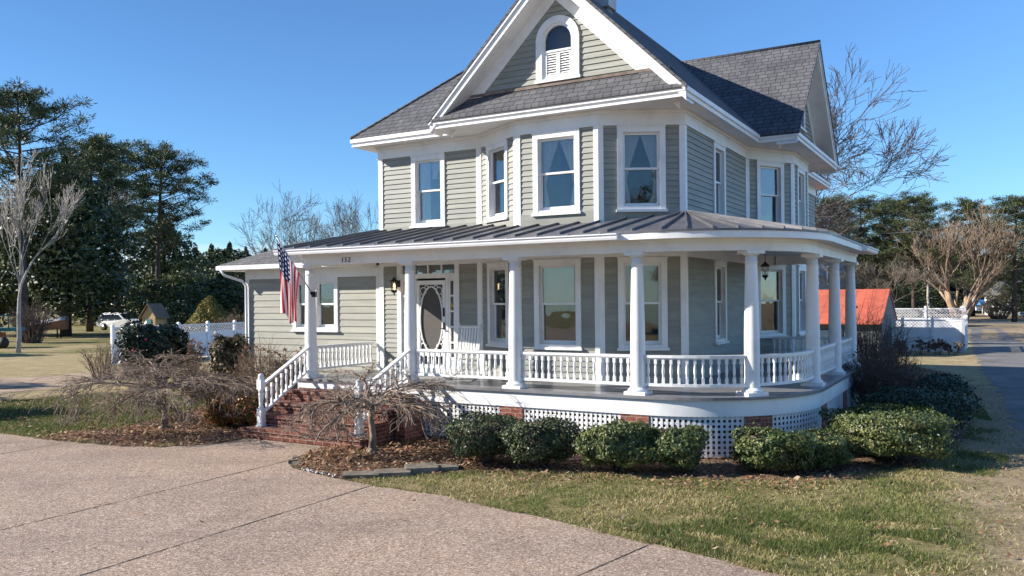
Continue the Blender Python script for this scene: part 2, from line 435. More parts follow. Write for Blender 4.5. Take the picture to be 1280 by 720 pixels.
def clapboards(mb, F, z0, z1, openings=(), exp=.115, span=None, lap=.021):
    """overlapping boards; openings (a0,a1,z0,z1); span(z)->(a0,a1) clips to a gable"""
    cuts = sorted(set([round(c, 4) for o in openings for c in (o[2], o[3])]))
    k = 0
    while z0+k*exp < z1-.004:
        b0 = z0+k*exp; b1 = min(z0+(k+1)*exp, z1)
        zs = [b0]+[c for c in cuts if b0+.003 < c < b1-.003]+[b1]
        for za, zb in zip(zs[:-1], zs[1:]):
            oa = lap*(1-(za-b0)/exp)+.002; ob = lap*(1-(zb-b0)/exp)+.002
            if span:
                A0, A1 = span(za); B0, B1 = span(zb)
            else:
                A0, A1 = 0, F.L; B0, B1 = 0, F.L
            if A1-A0 < .02: continue
            segs = [(A0, A1, B0, B1)]
            for (s0, s1, o0, o1) in openings:
                if o0 < zb-.002 and o1 > za+.002:
                    ns = []
                    for (p, q, r, t) in segs:
                        if s1 <= min(p, r) or s0 >= max(q, t): ns.append((p, q, r, t)); continue
                        if s0 > p: ns.append((p, s0, r, s0))
                        if s1 < q: ns.append((s1, q, s1, t))
                    segs = ns
            for (p, q, r, t) in segs:
                vs = [F.pt(p, za, oa), F.pt(q, za, oa), F.pt(t, zb, ob), F.pt(r, zb, ob),
                      F.pt(p, za, -.02), F.pt(q, za, -.02), F.pt(t, zb, -.02), F.pt(r, zb, -.02)]
                mb.add(vs, [(0, 1, 2, 3), (5, 4, 7, 6), (4, 5, 1, 0), (3, 2, 6, 7), (4, 0, 3, 7), (1, 5, 6, 2)])
        k += 1

# ================================================================== HOUSE
hx, hy = U(*HO)
house = empty('house', 'two storey sage green house with white trim and a curved wraparound porch', 'house', (hx, hy, 0), -TH)
OFF = (HO[0], HO[1], 0)
def hb(mb, name, mat, parent=None, label=None, kind=None):
    o = mb.build(name, mat, parent or house, OFF)
    if label: o['label'] = label
    if kind: o['kind'] = kind
    return o

Z2B, ZFR, ZSO = CAM_Z+1.45, CAM_Z+3.40, CAM_Z+3.70     # upper wall base, frieze, soffit
WALL = [(-12.84, 30), (-12.84, 16), (-9.98, 16), (-8.57, 15.18), (-6.72, 15.18), (-5.25, 16), (-5.25, 20.77),
        (-4.42, 22.2), (-4.42, 24.13), (-5.25, 25.57), (-5.25, 30)]
FAC = [Facet(WALL[i], WALL[i+1]) for i in range(len(WALL)-1)] + [Facet(WALL[-1], WALL[0])]
# index: 0 left wall, 1 wall with door, 2 left chamfer, 3 front bay, 4 right chamfer, 5 side wall, 6-8 side bay, 9 rear side, 10 back

openings = {i: [] for i in range(11)}

def curtain_mesh(mb, F, a0, a1, z0, z1, o, folds, waist=None):
    """a wavy sheet; waist=(z, frac, side): tied back towards one side at height z"""
    nx, nz = 28, 12
    vs = []
    for j in range(nz+1):
        z = z0+(z1-z0)*j/nz
        for i in range(nx+1):
            f = i/nx
            w0, w1 = a0, a1
            if waist:
                zz, keep, side = waist
                t = (z-zz)/((z1-zz) if z > zz else (zz-z0))
                k = keep+(1-keep)*max(0, t)**1.15 if z > zz else keep+(.25)*(-t)
                if side < 0: w1 = a0+(a1-a0)*k
                else: w0 = a1-(a1-a0)*k
            vs.append(F.pt(w0+(w1-w0)*f, z, o+.011*math.sin(f*folds*6.283+z*1.3)))
    fs = []
    for j in range(nz):
        for i in range(nx):
            a = j*(nx+1)+i; fs.append((a, a+1, a+nx+2, a+nx+1))
    mb.add(vs, fs, 0, True)

def window(fi, c, w, z0, z1, dress='shade', storey_label=None, F=None, cas=.115, double=False):
    F = F or FAC[fi]
    a0, a1 = c-w/2, c+w/2
    i0, i1 = a0+cas, a1-cas; zi0, zi1 = z0+.11, z1-.13
    if fi is not None: openings[fi].append((i0-.04, i1+.04, zi0-.04, zi1+.04))
    mb = MB()
    F.box(mb, a0, i0, z0+.05, zi1, -.03, .045); F.box(mb, i1, a1, z0+.05, zi1, -.03, .045)
    F.box(mb, a0, a1, zi1, z1, -.03, .047)
    F.box(mb, a0-.012, a1+.012, z1-.03, z1-.002, .047, .066)
    F.box(mb, a0-.03, a1+.03, z0, z0+.05, -.03, .085)
    F.box(mb, i0, i1, z0+.05, zi0, -.03, .035)
    # reveal
    F.box(mb, i0-.03, i0+.004, zi0, zi1, -.14, -.03); F.box(mb, i1-.004, i1+.03, zi0, zi1, -.14, -.03)
    F.box(mb, i0-.03, i1+.03, zi1-.004, zi1+.03, -.14, -.03); F.box(mb, i0-.03, i1+.03, zi0-.03, zi0+.004, -.14, -.03)
    wn = hb(mb, 'window', M['white'])
    if storey_label: wn['label'] = storey_label
    bays = [(i0+.004, i1-.004)]
    if double:
        m = (i0+i1)/2; bays = [(i0+.004, m-.05), (m+.05, i1-.004)]
        mm = MB(); F.box(mm, m-.05, m+.05, zi0+.004, zi1-.004, -.13, .03); hb(mm, 'mullion', M['white'], wn)
    zm = (zi0+zi1)/2+.02
    sb = MB(); pb = MB(); cb = MB(); sh = MB()
    for b0, b1 in bays:
        for (q0, q1, oo) in ((zm-.02, zi1-.005, -.055), (zi0+.005, zm+.02, -.10)):
            t = .042
            F.box(sb, b0, b0+t, q0, q1, oo-.02, oo+.018); F.box(sb, b1-t, b1, q0, q1, oo-.02, oo+.018)
            F.box(sb, b0+t, b1-t, q1-t, q1, oo-.02, oo+.017); F.box(sb, b0+t, b1-t, q0, q0+(t if oo > -.08 else .07), oo-.02, oo+.017)
            F.box(pb, b0+t-.005, b1-t+.005, q0+t-.005, q1-t+.005, oo-.003, oo+.001)
        o = -.135
        if dress == 'shade':
            F.box(sh, b0+.006, b1-.006, zm-.01, zi1, -.139, -.135)
        elif dress == 'tied':
            h = zi1-zi0; m = (b0+b1)/2
            curtain_mesh(cb, F, b0, m+.01, zi0+.02, zi1, o, 5, (zi0+h*.36, .22, -1))
            curtain_mesh(cb, F, m-.01, b1, zi0+.02, zi1, o-.008, 5, (zi0+h*.36, .22, 1))
        elif dress == 'side':
            curtain_mesh(cb, F, b0, b0+(b1-b0)*.45, zi0+.02, zi1, o, 4)
            curtain_mesh(cb, F, b0+(b1-b0)*.52, b1, zm+.28, zi1, o-.01, 3, (zm+.32, .35, -1))
        elif dress == 'swag':
            curtain_mesh(cb, F, b0, b1, zm+.03, zi1, o, 6, (zm+.12, .85, -1))
        elif dress == 'cafe':
            F.box(sh, b0+.01, b1-.01, zm+.30, zi1, o-.004, o)
            curtain_mesh(cb, F, b0, b1, zm-.02, zm+.34, o+.02, 7)
        elif dress == 'split':
            curtain_mesh(cb, F, b0, b0+(b1-b0)*.36, zi0+.02, zi1, o, 4)
            curtain_mesh(cb, F, b1-(b1-b0)*.25, b1, zi0+.02, zi1, o-.01, 3)
    hb(sb, 'sash', M['white'], wn); hb(pb, 'pane', M['glass'], wn)
    if cb.v: hb(cb, 'curtain', M['lace'], wn)
    if sh.v: hb(sh, 'roller_shade', M['shade'], wn)
    return wn

W0, W1 = CAM_Z+1.69, ZFR-.003
G0, G1 = FL+.65, FL+2.495
# upper storey
window(1, FAC[1].L/2, .95, W0, W1, 'side'); window(2, FAC[2].L/2, .93, W0, W1, 'side')
window(3, FAC[3].L/2, 1.06, W0, W1, 'tied'); window(4, FAC[4].L/2, .95, W0, W1, 'tied')
window(5, FAC[5].L/2, .90, W0, W1, 'swag'); window(6, FAC[6].L/2, .95, W0, W1, 'swag')
window(7, FAC[7].L/2, 1.0, W0, W1, 'shade'); window(8, FAC[8].L/2, .95, W0, W1, 'shade')
# ground floor
window(2, FAC[2].L/2, .93, G0, G1, 'split'); window(3, FAC[3].L/2, 1.06, G0, G1, 'shade')
window(4, FAC[4].L/2, .97, G0, G1, 'shade'); window(5, FAC[5].L/2, .90, G0, G1, 'swag')
window(6, FAC[6].L/2, 1.0, G0, G1, 'swag'); window(7, FAC[7].L/2, 1.0, G0, G1, 'shade')

# ---- front door unit on facet 1 (origin u=-12.84)
F1 = FAC[1]
def du(u): return u+12.84
D0, D1 = du(-12.33), du(-10.56)
openings[1].append((D0+.04, D1-.04, FL-.1, FL+2.62))
mb = MB()
F1.box(mb, D0, D0+.12, FL, FL+2.56, -.05, .05); F1.box(mb, D1-.12, D1, FL, FL+2.56, -.05, .05)
F1.box(mb, D0, D1, FL+2.56, FL+2.68, -.05, .052)
s0, s1 = du(-11.78), du(-10.94)
F1.box(mb, s0-.07, s0, FL, FL+2.20, -.06, .03); F1.box(mb, s1, s1+.07, FL, FL+2.20, -.06, .03)
F1.box(mb, D0+.12, D1-.12, FL+2.19, FL+2.30, -.06, .032); F1.box(mb, D0+.12, D1-.12, FL+2.51, FL+2.56, -.06, .03)
F1.box(mb, D0, D1, FL-.02, FL+.04, -.06, .06)
for k in range(5):                                     # transom bars
    a = D0+.12+(D1-D0-.24)*k/4
    F1.box(mb, max(a-.018, D0+.12), min(a+.018, D1-.12), FL+2.30, FL+2.51, -.055, .02)
for q0, q1 in ((D0+.12, s0-.07), (s1+.07, D1-.12)):    # side lights: stiles and bars
    F1.box(mb, q0, q0+.05, FL+.04, FL+2.19, -.055, .02); F1.box(mb, q1-.05, q1, FL+.04, FL+2.19, -.055, .02)
    for k in range(6):
        z = FL+.34+.36*k
        F1.box(mb, q0+.05, q1-.05, z-.02, z+.02 if k < 5 else FL+2.19, -.055, .018)
    F1.box(mb, q0+.05, q1-.05, FL+.04, FL+.32, -.055, .016)
dfr = hb(mb, 'door_surround', M['white'])
mb = MB()
F1.box(mb, D0+.1, D1-.1, FL+2.28, FL+2.53, -.03, -.024)
F1.box(mb, D0+.12, s0-.05, FL+.3, FL+2.2, -.03, -.024); F1.box(mb, s1+.05, D1-.12, FL+.3, FL+2.2, -.03, -.024)
hb(mb, 'pane', M['glass'], dfr)
mb = MB(); a = s1+.12
for dx, dz, r in ((0, 0, .05), (-.035, -.02, .035), (.035, -.02, .035)):
    pts = [F1.pt(a+dx+r*math.cos(t), FL+1.56+dz+r*.8*math.sin(t), -.018) for t in np.linspace(0, 6.283, 13)[:-1]]
    mb.add(pts, [tuple(range(12))])
F1.box(mb, a-.04, a+.04, FL+1.46, FL+1.48, -.02, -.017)
hb(mb, 'window_decal', plain('yellow_decal', (.7, .5, .03), .5, .05), dfr)
# screen door with oval opening
mb = MB(); zc, rz, rx, ac = FL+1.24, .74, .305, (s0+s1)/2
F1.box(mb, s0+.01, s0+.09, FL+.03, FL+2.14, -.01, .028); F1.box(mb, s1-.09, s1-.01, FL+.03, FL+2.14, -.01, .028)
F1.box(mb, s0+.09, s1-.09, FL+2.04, FL+2.14, -.01, .027); F1.box(mb, s0+.09, s1-.09, FL+.03, FL+.18, -.01, .027)
F1.box(mb, s0+.09, s1-.09, FL+.38, FL+.46, -.01, .027)
for k in range(7):
    a = s0+.09+(s1-s0-.18)*k/6; F1.box(mb, a-.012, a+.012, FL+.18, FL+.38, -.005, .02)
n = 40
def ring(r1x, r1z, r2x, r2z, o0, o1):
    vs = []
    for i in range(n):
        t = 2*math.pi*i/n; c, s_ = math.cos(t), math.sin(t)
        vs += [F1.pt(ac+r1x*c, zc+r1z*s_, o1), F1.pt(ac+r2x*c, zc+r2z*s_, o1), F1.pt(ac+r2x*c, zc+r2z*s_, o0), F1.pt(ac+r1x*c, zc+r1z*s_, o0)]
    mb.add(vs, [(4*i+k, 4*i+(k+1) % 4, 4*((i+1) % n)+(k+1) % 4, 4*((i+1) % n)+k) for i in range(n) for k in range(4)])
ring(rx, rz, rx+.03, rz+.03, -.008, .026)
for sx_ in (-1, 1):                                    # scroll work in the four corners
    for sz in (-1, 1):
        for rr, qx, qz in ((.085, .225, .655), (.05, .265, .53), (.05, .13, .735), (.03, .285, .42)):
            cx, cz = ac+sx_*qx, zc+sz*qz
            pts = [F1.pt(cx+rr*math.cos(t), cz+rr*math.sin(t), .01) for t in np.linspace(0, 6.283, 14)]
            mb.tube(pts, .012, 5, cap=False)
sd = hb(mb, 'screen_door', M['white'])
mb = MB(); F1.box(mb, s0+.08, s1-.08, FL+.17, FL+2.05, -.016, -.012); hb(mb, 'screen_mesh', M['screen'], sd)
mb = MB(); F1.box(mb, s1-.07, s1-.03, FL+1.0, FL+1.16, .028, .05); mb.tube([F1.pt(s1-.05, FL+1.02, .05), F1.pt(s1-.05, FL+1.02, .09), F1.pt(s1-.12, FL+1.02, .09)], .012, 6)
F1.box(mb, s1-.075, s1-.03, FL+1.30, FL+1.5, .028, .045)
hb(mb, 'handle', M['dark'], sd)

# ---- clapboard walls, one per facet
for i, F in enumerate(FAC):
    mb = MB()
    clapboards(mb, F, FL-.25 if i in (1, 2, 3, 4, 5, 6, 7) else .35, ZFR+.02, openings[i], .115)
    hb(mb, 'wall', M['siding'])
mb = MB(); sweep(mb, WALL, -.12, -.02, 0.0, .38, True)
hb(mb, 'foundation', M['brick'])
# ---- corner boards
for i in range(1, len(WALL)-1):
    c = WALL[i]; Fa, Fb = FAC[i-1], FAC[i]
    mit = (Fa.n+Fb.n)/(1+Fa.n.dot(Fb.n)); o = .034; w = .095
    poly = [Fa.pt(Fa.L-w, 0, -.01)[:2], Fa.pt(Fa.L-w, 0, o)[:2], (c[0]+mit.x*o, c[1]+mit.y*o), Fb.pt(w, 0, o)[:2], Fb.pt(w, 0, -.01)[:2], (c[0]-mit.x*.01, c[1]-mit.y*.01)]
    mb = MB(); mb.prism(poly, FL-.02 if i < 9 else .3, ZFR+.02); hb(mb, 'corner_board', M['white'])
# ---- friezes
mb = MB(); sweep(mb, WALL, -.01, .040, ZFR, ZSO, True); sweep(mb, WALL, .040, .075, ZSO-.07, ZSO-.003, True); sweep(mb, WALL, .040, .055, ZFR, ZFR+.03, True)
hb(mb, 'frieze_board', M['white'])
mb = MB(); sweep(mb, WALL[1:9], -.01, .040, FL+2.50, FL+2.74); hb(mb, 'frieze_board', M['white'])
# skirt flashing where the upper wall meets the porch roof
mb = MB(); sweep(mb, WALL[1:9], -.005, .03, CAM_Z+1.45, CAM_Z+1.74); hb(mb, 'base_board', M['siding'])
# ---- rooms behind the windows
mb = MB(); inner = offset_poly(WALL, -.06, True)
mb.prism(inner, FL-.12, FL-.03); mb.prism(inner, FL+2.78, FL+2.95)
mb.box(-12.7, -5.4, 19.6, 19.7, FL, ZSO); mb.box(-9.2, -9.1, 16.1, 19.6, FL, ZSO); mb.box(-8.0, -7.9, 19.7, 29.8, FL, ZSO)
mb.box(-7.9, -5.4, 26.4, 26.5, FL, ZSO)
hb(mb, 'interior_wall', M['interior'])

# ---- soffit, fascia, upper roofs
E = [(-13.29, 30.4), (-13.29, 15.55), (-10.49, 15.55), (-10.49, 14.85), (-4.83, 14.85), (-4.83, 20.35), (-3.95, 20.35), (-3.95, 25.99), (-4.83, 25.99), (-4.83, 30.4)]
ZE = ZSO+.17
mb = MB(); mb.prism(E, ZSO, ZSO+.03); hb(mb, 'soffit', M['white'])
mb = MB(); sweep(mb, E, -.03, .012, ZSO-.02, ZE-.01, True); sweep(mb, E, .012, .055, ZSO+.075, ZE-.012, True); sweep(mb, E, .012, .03, ZSO-.02, ZSO+.015, True)
hb(mb, 'fascia', M['white'])
SL = .98; HW = 2.83; UC = -7.66; VC = 23.17
ZR = ZE+SL*(HW+.03)
def slab(mb, quad, t=.07, mi=0):
    a = [Vector(p) for p in quad]; nrm = (a[1]-a[0]).cross(a[2]-a[0]).normalized()
    if nrm.z < 0: nrm = -nrm
    lo = [tuple(p-Vector((0, 0, t))) for p in a]; hi = [tuple(p) for p in a]; n = len(a)
    mb.add(lo+hi, [tuple(range(n)), tuple(range(n, 2*n))]+[(i, (i+1) % n, n+(i+1) % n, n+i) for i in range(n)], mi)
ez = ZE+.03; rz_ = ZR+.03; hw = HW+.05
ezz = rz_-SL*hw
for sgn, eb in ((-1, 23.3), (1, 30.5)):
    mb = MB(); slab(mb, [(UC+sgn*hw, 14.76, ezz), (UC, 14.76, rz_), (UC, eb, rz_), (UC+sgn*hw, eb, ezz)]); hb(mb, 'roof', M['sh_y'])
for sgn in (-1, 1):
    mb = MB(); slab(mb, [(-3.87, VC+sgn*hw, ezz), (-3.87, VC, rz_), (-10.0, VC, rz_), (-10.0, VC+sgn*hw, ezz)]); hb(mb, 'roof', M['sh_x'])
mb = MB()
mb.tube([(UC, 14.76, rz_+.0), (UC, VC, rz_+.0)], .05, 6); mb.tube([(-3.87, VC, rz_), (-10, VC, rz_)], .05, 6)
hb(mb, 'ridge_cap', M['sh_x'])
# hipped main roof on the left
hs = .90; run = (rz_-ezz)/hs; A0, B0, B1 = -13.34, 15.50, 30.45
mb = MB(); slab(mb, [(A0, B0, ezz), (A0+run, B0+run, rz_), (-7.66, B0+run, rz_), (-7.66, B0, ezz)]); hb(mb, 'roof', M['sh_x'])
mb = MB(); slab(mb, [(A0, B1, ezz), (-7.66, B1, ezz), (-7.66, B1-run, rz_), (A0+run, B1-run, rz_)])
hb(mb, 'roof', M['sh_x'])
mb = MB(); slab(mb, [(A0, B1, ezz), (A0+run, B1-run, rz_), (A0+run, B0+run, rz_), (A0, B0, ezz)])
slab(mb, [(A0+run, B0+run, rz_-.02), (A0+run, B1-run, rz_-.02), (-7.68, B1-run, rz_-.02), (-7.68, B0+run, rz_-.02)])
mb.tube([(A0, B0, ezz+.01), (A0+run, B0+run, rz_+.01)], .035, 6)
hb(mb, 'roof', M['sh_y'])

def gable(F, out, mats):
    """F: facet frame whose a=0 is the gable axis; wall at o=0, rake at o=out"""
    for sgn in (-1, 1):
        mb = MB()
        def strip(t1, t2, o0, o1, w0=0.0, w1=HW+.02):
            zs = lambda w, t: ezz+SL*(hw-w)-t
            p = []
            for t in (t2, t1):
                for w, o in ((w0, o1), (w1, o1), (w1, o0), (w0, o0)):
                    p.append(F.pt(sgn*w, zs(w, t), o))
            mb.hexa(p)
        strip(.075, .30, out-.01, out+.035)               # rake fascia
        strip(.075, .14, out+.035, out+.07)               # crown on it
        strip(.27, .31, .0, out-.01)                      # rake soffit
        strip(.31, .62, -.01, .035, 0, HW-.24)            # rake frieze on the wall
        hb(mb, 'rake_board', M['white'])
    top = ezz+SL*hw-.33
    def span(z):
        w = (top-.15-z)/SL; return (-w, w)
    return span, top

GF = Facet((UC, 15.25), (UC+1, 15.25))
span, gtop = gable(GF, .41, None)
zpt = 7.10
gw0, gcz = 7.16, 8.0
mb = MB(); clapboards(mb, GF, zpt-.05, gtop+.1, [(-.36, .44, gw0+.06, 8.17), (-.21, .29, 8.17, 8.37)], .118, span); hb(mb, 'wall', M['siding'])
mb = MB(); GF.box(mb, -.75, .75, zpt-.1, 8.5, -.4, -.35); hb(mb, 'interior_wall', M['interior'])
# pent roof below the gable
mb = MB()
slab(mb, [(UC-HW-.02, 14.77, ZE+.02), (UC+HW+.02, 14.77, ZE+.02), (UC+HW-.40, 15.25, zpt), (UC-HW+.40, 15.25, zpt)], .06)
hb(mb, 'pent_roof', M['sh_x'])
mb = MB(); GF.box(mb, -HW+.45, HW-.45, zpt-.02, zpt+.035, .0, .05)
hb(mb, 'flashing', plain('rusty_flashing', (.19, .145, .12), .8, .4, 5))
# arched window
def arch(mb, F, c, zb, zs, r, r2, o0, o1, bottom=True):
    pts_o = [(c-r, zb)]+[(c-r*math.cos(t), zs+r*math.sin(t)) for t in np.linspace(0, math.pi, 25)]+[(c+r, zb)]
    pts_i = [(c-r2, zb)]+[(c-r2*math.cos(t), zs+r2*math.sin(t)) for t in np.linspace(0, math.pi, 25)]+[(c+r2, zb)]
    vs = []
    for (a, b), (a2, b2) in zip(pts_o, pts_i):
        vs += [F.pt(a, b, o1), F.pt(a2, b2, o1), F.pt(a2, b2, o0), F.pt(a, b, o0)]
    m = len(pts_o)
    mb.add(vs, [(4*i+k, 4*i+(k+1) % 4, 4*(i+1)+(k+1) % 4, 4*(i+1)+k) for i in range(m-1) for k in range(4)]+[(3, 2, 1, 0), tuple(4*(m-1)+k for k in range(4))])
mb = MB(); c = .04
arch(mb, GF, c, gw0+.06, gcz, .49, .355, -.02, .055); GF.box(mb, c-.52, c+.52, gw0, gw0+.06, -.02, .08)
aw = hb(mb, 'arched_window', M['white'])
mb = MB(); arch(mb, GF, c, gw0+.06, gcz, .355, .30, -.05, .02); GF.box(mb, c-.30, c+.30, 7.77, 7.81, -.05, .03); GF.box(mb, c-.355, c+.355, gw0+.06, gw0+.11, -.05, .021)
hb(mb, 'sash', M['white'], aw)
mb = MB(); pts = [GF.pt(c-.31, 7.8, -.03)]+[GF.pt(c-.31*math.cos(t), gcz+.31*math.sin(t), -.03) for t in np.linspace(0, math.pi, 17)]+[GF.pt(c+.31, 7.8, -.03)]
mb.add(pts, [tuple(range(len(pts)))[::-1]]); hb(mb, 'pane', M['glass'], aw)
for q in (-1, 1):
    mb = MB(); x0, x1 = (c-.295, c-.006) if q < 0 else (c+.006, c+.295)
    GF.box(mb, x0, x0+.035, 7.27, 7.77, -.02, .012); GF.box(mb, x1-.035, x1, 7.27, 7.77, -.02, .012)
    GF.box(mb, x0+.035, x1-.035, 7.27, 7.31, -.02, .011); GF.box(mb, x0+.035, x1-.035, 7.73, 7.77, -.02, .011)
    for k in range(8):
        z = 7.325+k*.051
        mb.hexa([GF.pt(x0+.035, z, .008), GF.pt(x1-.035, z, .008), GF.pt(x1-.035, z-.002, .0), GF.pt(x0+.035, z-.002, .0),
                 GF.pt(x0+.035, z+.036, -.018), GF.pt(x1-.035, z+.036, -.018), GF.pt(x1-.035, z+.034, -.026), GF.pt(x0+.035, z+.034, -.026)])
    hb(mb, 'louvred_shutter', M['white'], aw)
# side gable
SG = Facet((-4.40, VC), (-4.40, VC+1))
span2, _ = gable(SG, .44, None)
mb = MB(); clapboards(mb, SG, zpt-.1, gtop+.1, [(-.36, .36, gw0+.06, 8.3)], .118, span2); hb(mb, 'wall', M['siding'])
mb = MB(); slab(mb, [(-3.93, VC-HW-.02, ZE+.02), (-3.93, VC+HW+.02, ZE+.02), (-4.40, VC+HW-.4, zpt), (-4.40, VC-HW+.4, zpt)], .06); hb(mb, 'pent_roof', M['sh_y'])
window(None, 0, .95, gw0, 8.5, 'shade', F=SG)
# chimney
mb = MB(); mb.box(-7.40, -7.12, 16.62, 16.92, 8.9, 10.55); mb.box(-7.44, -7.08, 16.58, 16.96, 10.55, 10.63)
ch = hb(mb, 'chimney', plain('shadow_grey_chimney', (.17, .18, .20), .8, .25, 4))  # brick in shadow: the blue-grey cast is put into its colour
mb = MB(); mb.box(-7.42, -7.06, 16.55, 16.98, 9.0, 9.30); hb(mb, 'flashing', plain('lead_flashing', (.42, .43, .45), .5, .1), ch)

# ================================================================== PORCH
CX, CY, RC = -5.23, 16.10, 2.28
VEND = 21.62
def path(r, ul, vend=VEND, n=20):
    pts = [(ul, CY-r)]
    for i in range(n+1):
        t = -math.pi/2+math.pi/2*i/n
        pts.append((CX+r*math.cos(t), CY+r*math.sin(t)))
    pts.append((CX+r, vend))
    return pts
def porch_poly(r, ul, vend):
    p = path(r, ul, vend)
    w = [(-4.755, vend) if vend < 22.2 else (-4.42, vend), (-5.25, 20.77), (-5.25, 16), (-6.72, 15.18), (-8.57, 15.18), (-9.98, 16), (ul, 16)]
    return p+w
mb = MB(); mb.prism(porch_poly(RC+.27, -13.32, VEND+.2), FL-.05, FL); hb(mb, 'porch_floor', M['porchfloor'])
base = path(RC+.22, -10.1, VEND+.16, 64)
mb = MB(); sweep(mb, base, -.03, 0, FL-.33, FL-.05); sweep(mb, [(-13.27, 15.98), (-13.27, 13.60)], -.03, 0, FL-.33, FL-.05)
sweep(mb, [(-13.23, 13.60), (-10.11, 13.60)], -.03, 0, .84, FL-.051)
hb(mb, 'skirt_board', M['white'])
mb = MB(); mb.prism(porch_poly(RC+.40, -13.5, VEND+.35), FL+2.70, FL+2.725); hb(mb, 'porch_ceiling', M['white'])
BT = FL+2.48
mb = MB(); sweep(mb, path(RC, -13.2, n=56), -.12, .12, BT, FL+2.70); sweep(mb, path(RC, -13.2, n=56), .12, .15, FL+2.63, FL+2.699)
mb.box(-13.2, -12.96, 13.95, 15.97, BT, FL+2.70); mb.box(-4.7, CX+RC-.121, 21.5, 21.62, BT, FL+2.70)
hb(mb, 'porch_beam', M['white'])
ER = RC+.47
mb = MB(); sweep(mb, path(ER, -13.52, VEND+.4, 56), -.10, -.02, FL+2.68, FL+2.80)
hb(mb, 'porch_fascia', M['white'])
# gutter along the straight front
mb = MB()
gp = [(-.02, .0), (.07, .0), (.085, .04), (.085, .06), (.11, .085), (.11, .105), (-.02, .105)]
for (ua, ub) in ((-13.62, -5.55),):
    vs = [(ua, CY-ER-o, FL+2.69+z) for o, z in gp]+[(ub, CY-ER-o, FL+2.69+z) for o, z in gp]; k = len(gp)
    mb.add(vs, [tuple(range(k)), tuple(range(k, 2*k))[::-1]]+[(i, k+i, k+(i+1) % k, (i+1) % k) for i in range(k)])
hb(mb, 'gutter', M['vinyl']); mb = MB()
vs = [(CX+ER+o, VEND-1.6, FL+2.69+z) for o, z in gp]+[(CX+ER+o, VEND+.45, FL+2.69+z) for o, z in gp]
mb.add(vs, [tuple(range(k)), tuple(range(k, 2*k))[::-1]]+[(i, k+i, k+(i+1) % k, (i+1) % k) for i in range(k)])
hb(mb, 'gutter', M['vinyl'])
mb = MB()
for u in np.arange(-13.3, -5.6, .62):
    mb.box(u-.012, u+.012, CY-ER-.115, CY-ER+.02, FL+2.795, FL+2.815)
hb(mb, 'gutter_strap', M['silver'])
# standing seam roof
ZEV = FL+2.83; PS = .2
def vwall(u):
    if u < -9.98: return 16.0
    if u < -8.57: return 16-(u+9.98)/1.41*.82
    if u < -6.72: return 15.18
    return 15.18+(u+6.72)/1.47*.82
st = []
us = sorted(set([-12.84, -9.98, -8.57, -6.72, -5.25]+[round(x, 3) for x in np.arange(-13.6, -5.3, .46)]))
seams = set(round(x, 3) for x in np.arange(-13.6, -5.3, .46))
for u in us:
    e = (u, CY-ER)
    w = (max(u, -13.6)+(.55 if u < -13.5 else 0), vwall(u)) if u >= -12.9 else (u+.7*(1 if u < -13.5 else .4), 16.0)
    st.append((e, w, u in seams))
for i in range(1, 10):
    t = -math.pi/2+math.pi/2*i/10
    st.append(((CX+ER*math.cos(t), CY+ER*math.sin(t)), (-5.24, 16.02), i % 2 == 1 or True))
for v in np.arange(CY, VEND+.42, .46):
    uw = -5.25 if v < 20.77 else -5.25+(v-20.77)*.577
    st.append(((CX+ER, v), (uw, v), True))
mb = MB(); vs = []
def zr(e, w): return ZEV+PS*math.hypot(e[0]-w[0], e[1]-w[1])
for e, w, q in st:
    d = math.hypot(e[0]-w[0], e[1]-w[1])
    vs += [(*e, ZEV), (*w, ZEV+PS*d), (*e, ZEV-.035), (*w, ZEV+PS*d-.035)]
fs = []
for i in range(len(st)-1):
    a = 4*i; b = a+4
    fs += [(a, b, b+1, a+1), (a+2, a+3, b+3, b+2), (a, a+2, b+2, b)]
fs += [(0, 1, 3, 2), (b, b+2, b+3, b+1)]
mb.add(vs, fs)
hb(mb, 'porch_roof', M['metal'])
mb = MB()
for e, w, q in st:
    if not q: continue
    d = Vector((w[0]-e[0], w[1]-e[1])); L = d.length; d.normalize(); s_ = Vector((-d.y, d.x))*.014
    if L < .6: continue
    a = Vector(e)+d*.02; b_ = Vector(w)-d*.03
    p = []
    for t in (-.01, .042):
        for q_, sg in ((a, -1), (a, 1), (b_, 1), (b_, -1)):
            z = ZEV+PS*((q_-Vector(e)).length)
            p.append((q_.x+s_.x*sg, q_.y+s_.y*sg, z+t))
    mb.hexa(p)
hb(mb, 'standing_seam', M['metal'])
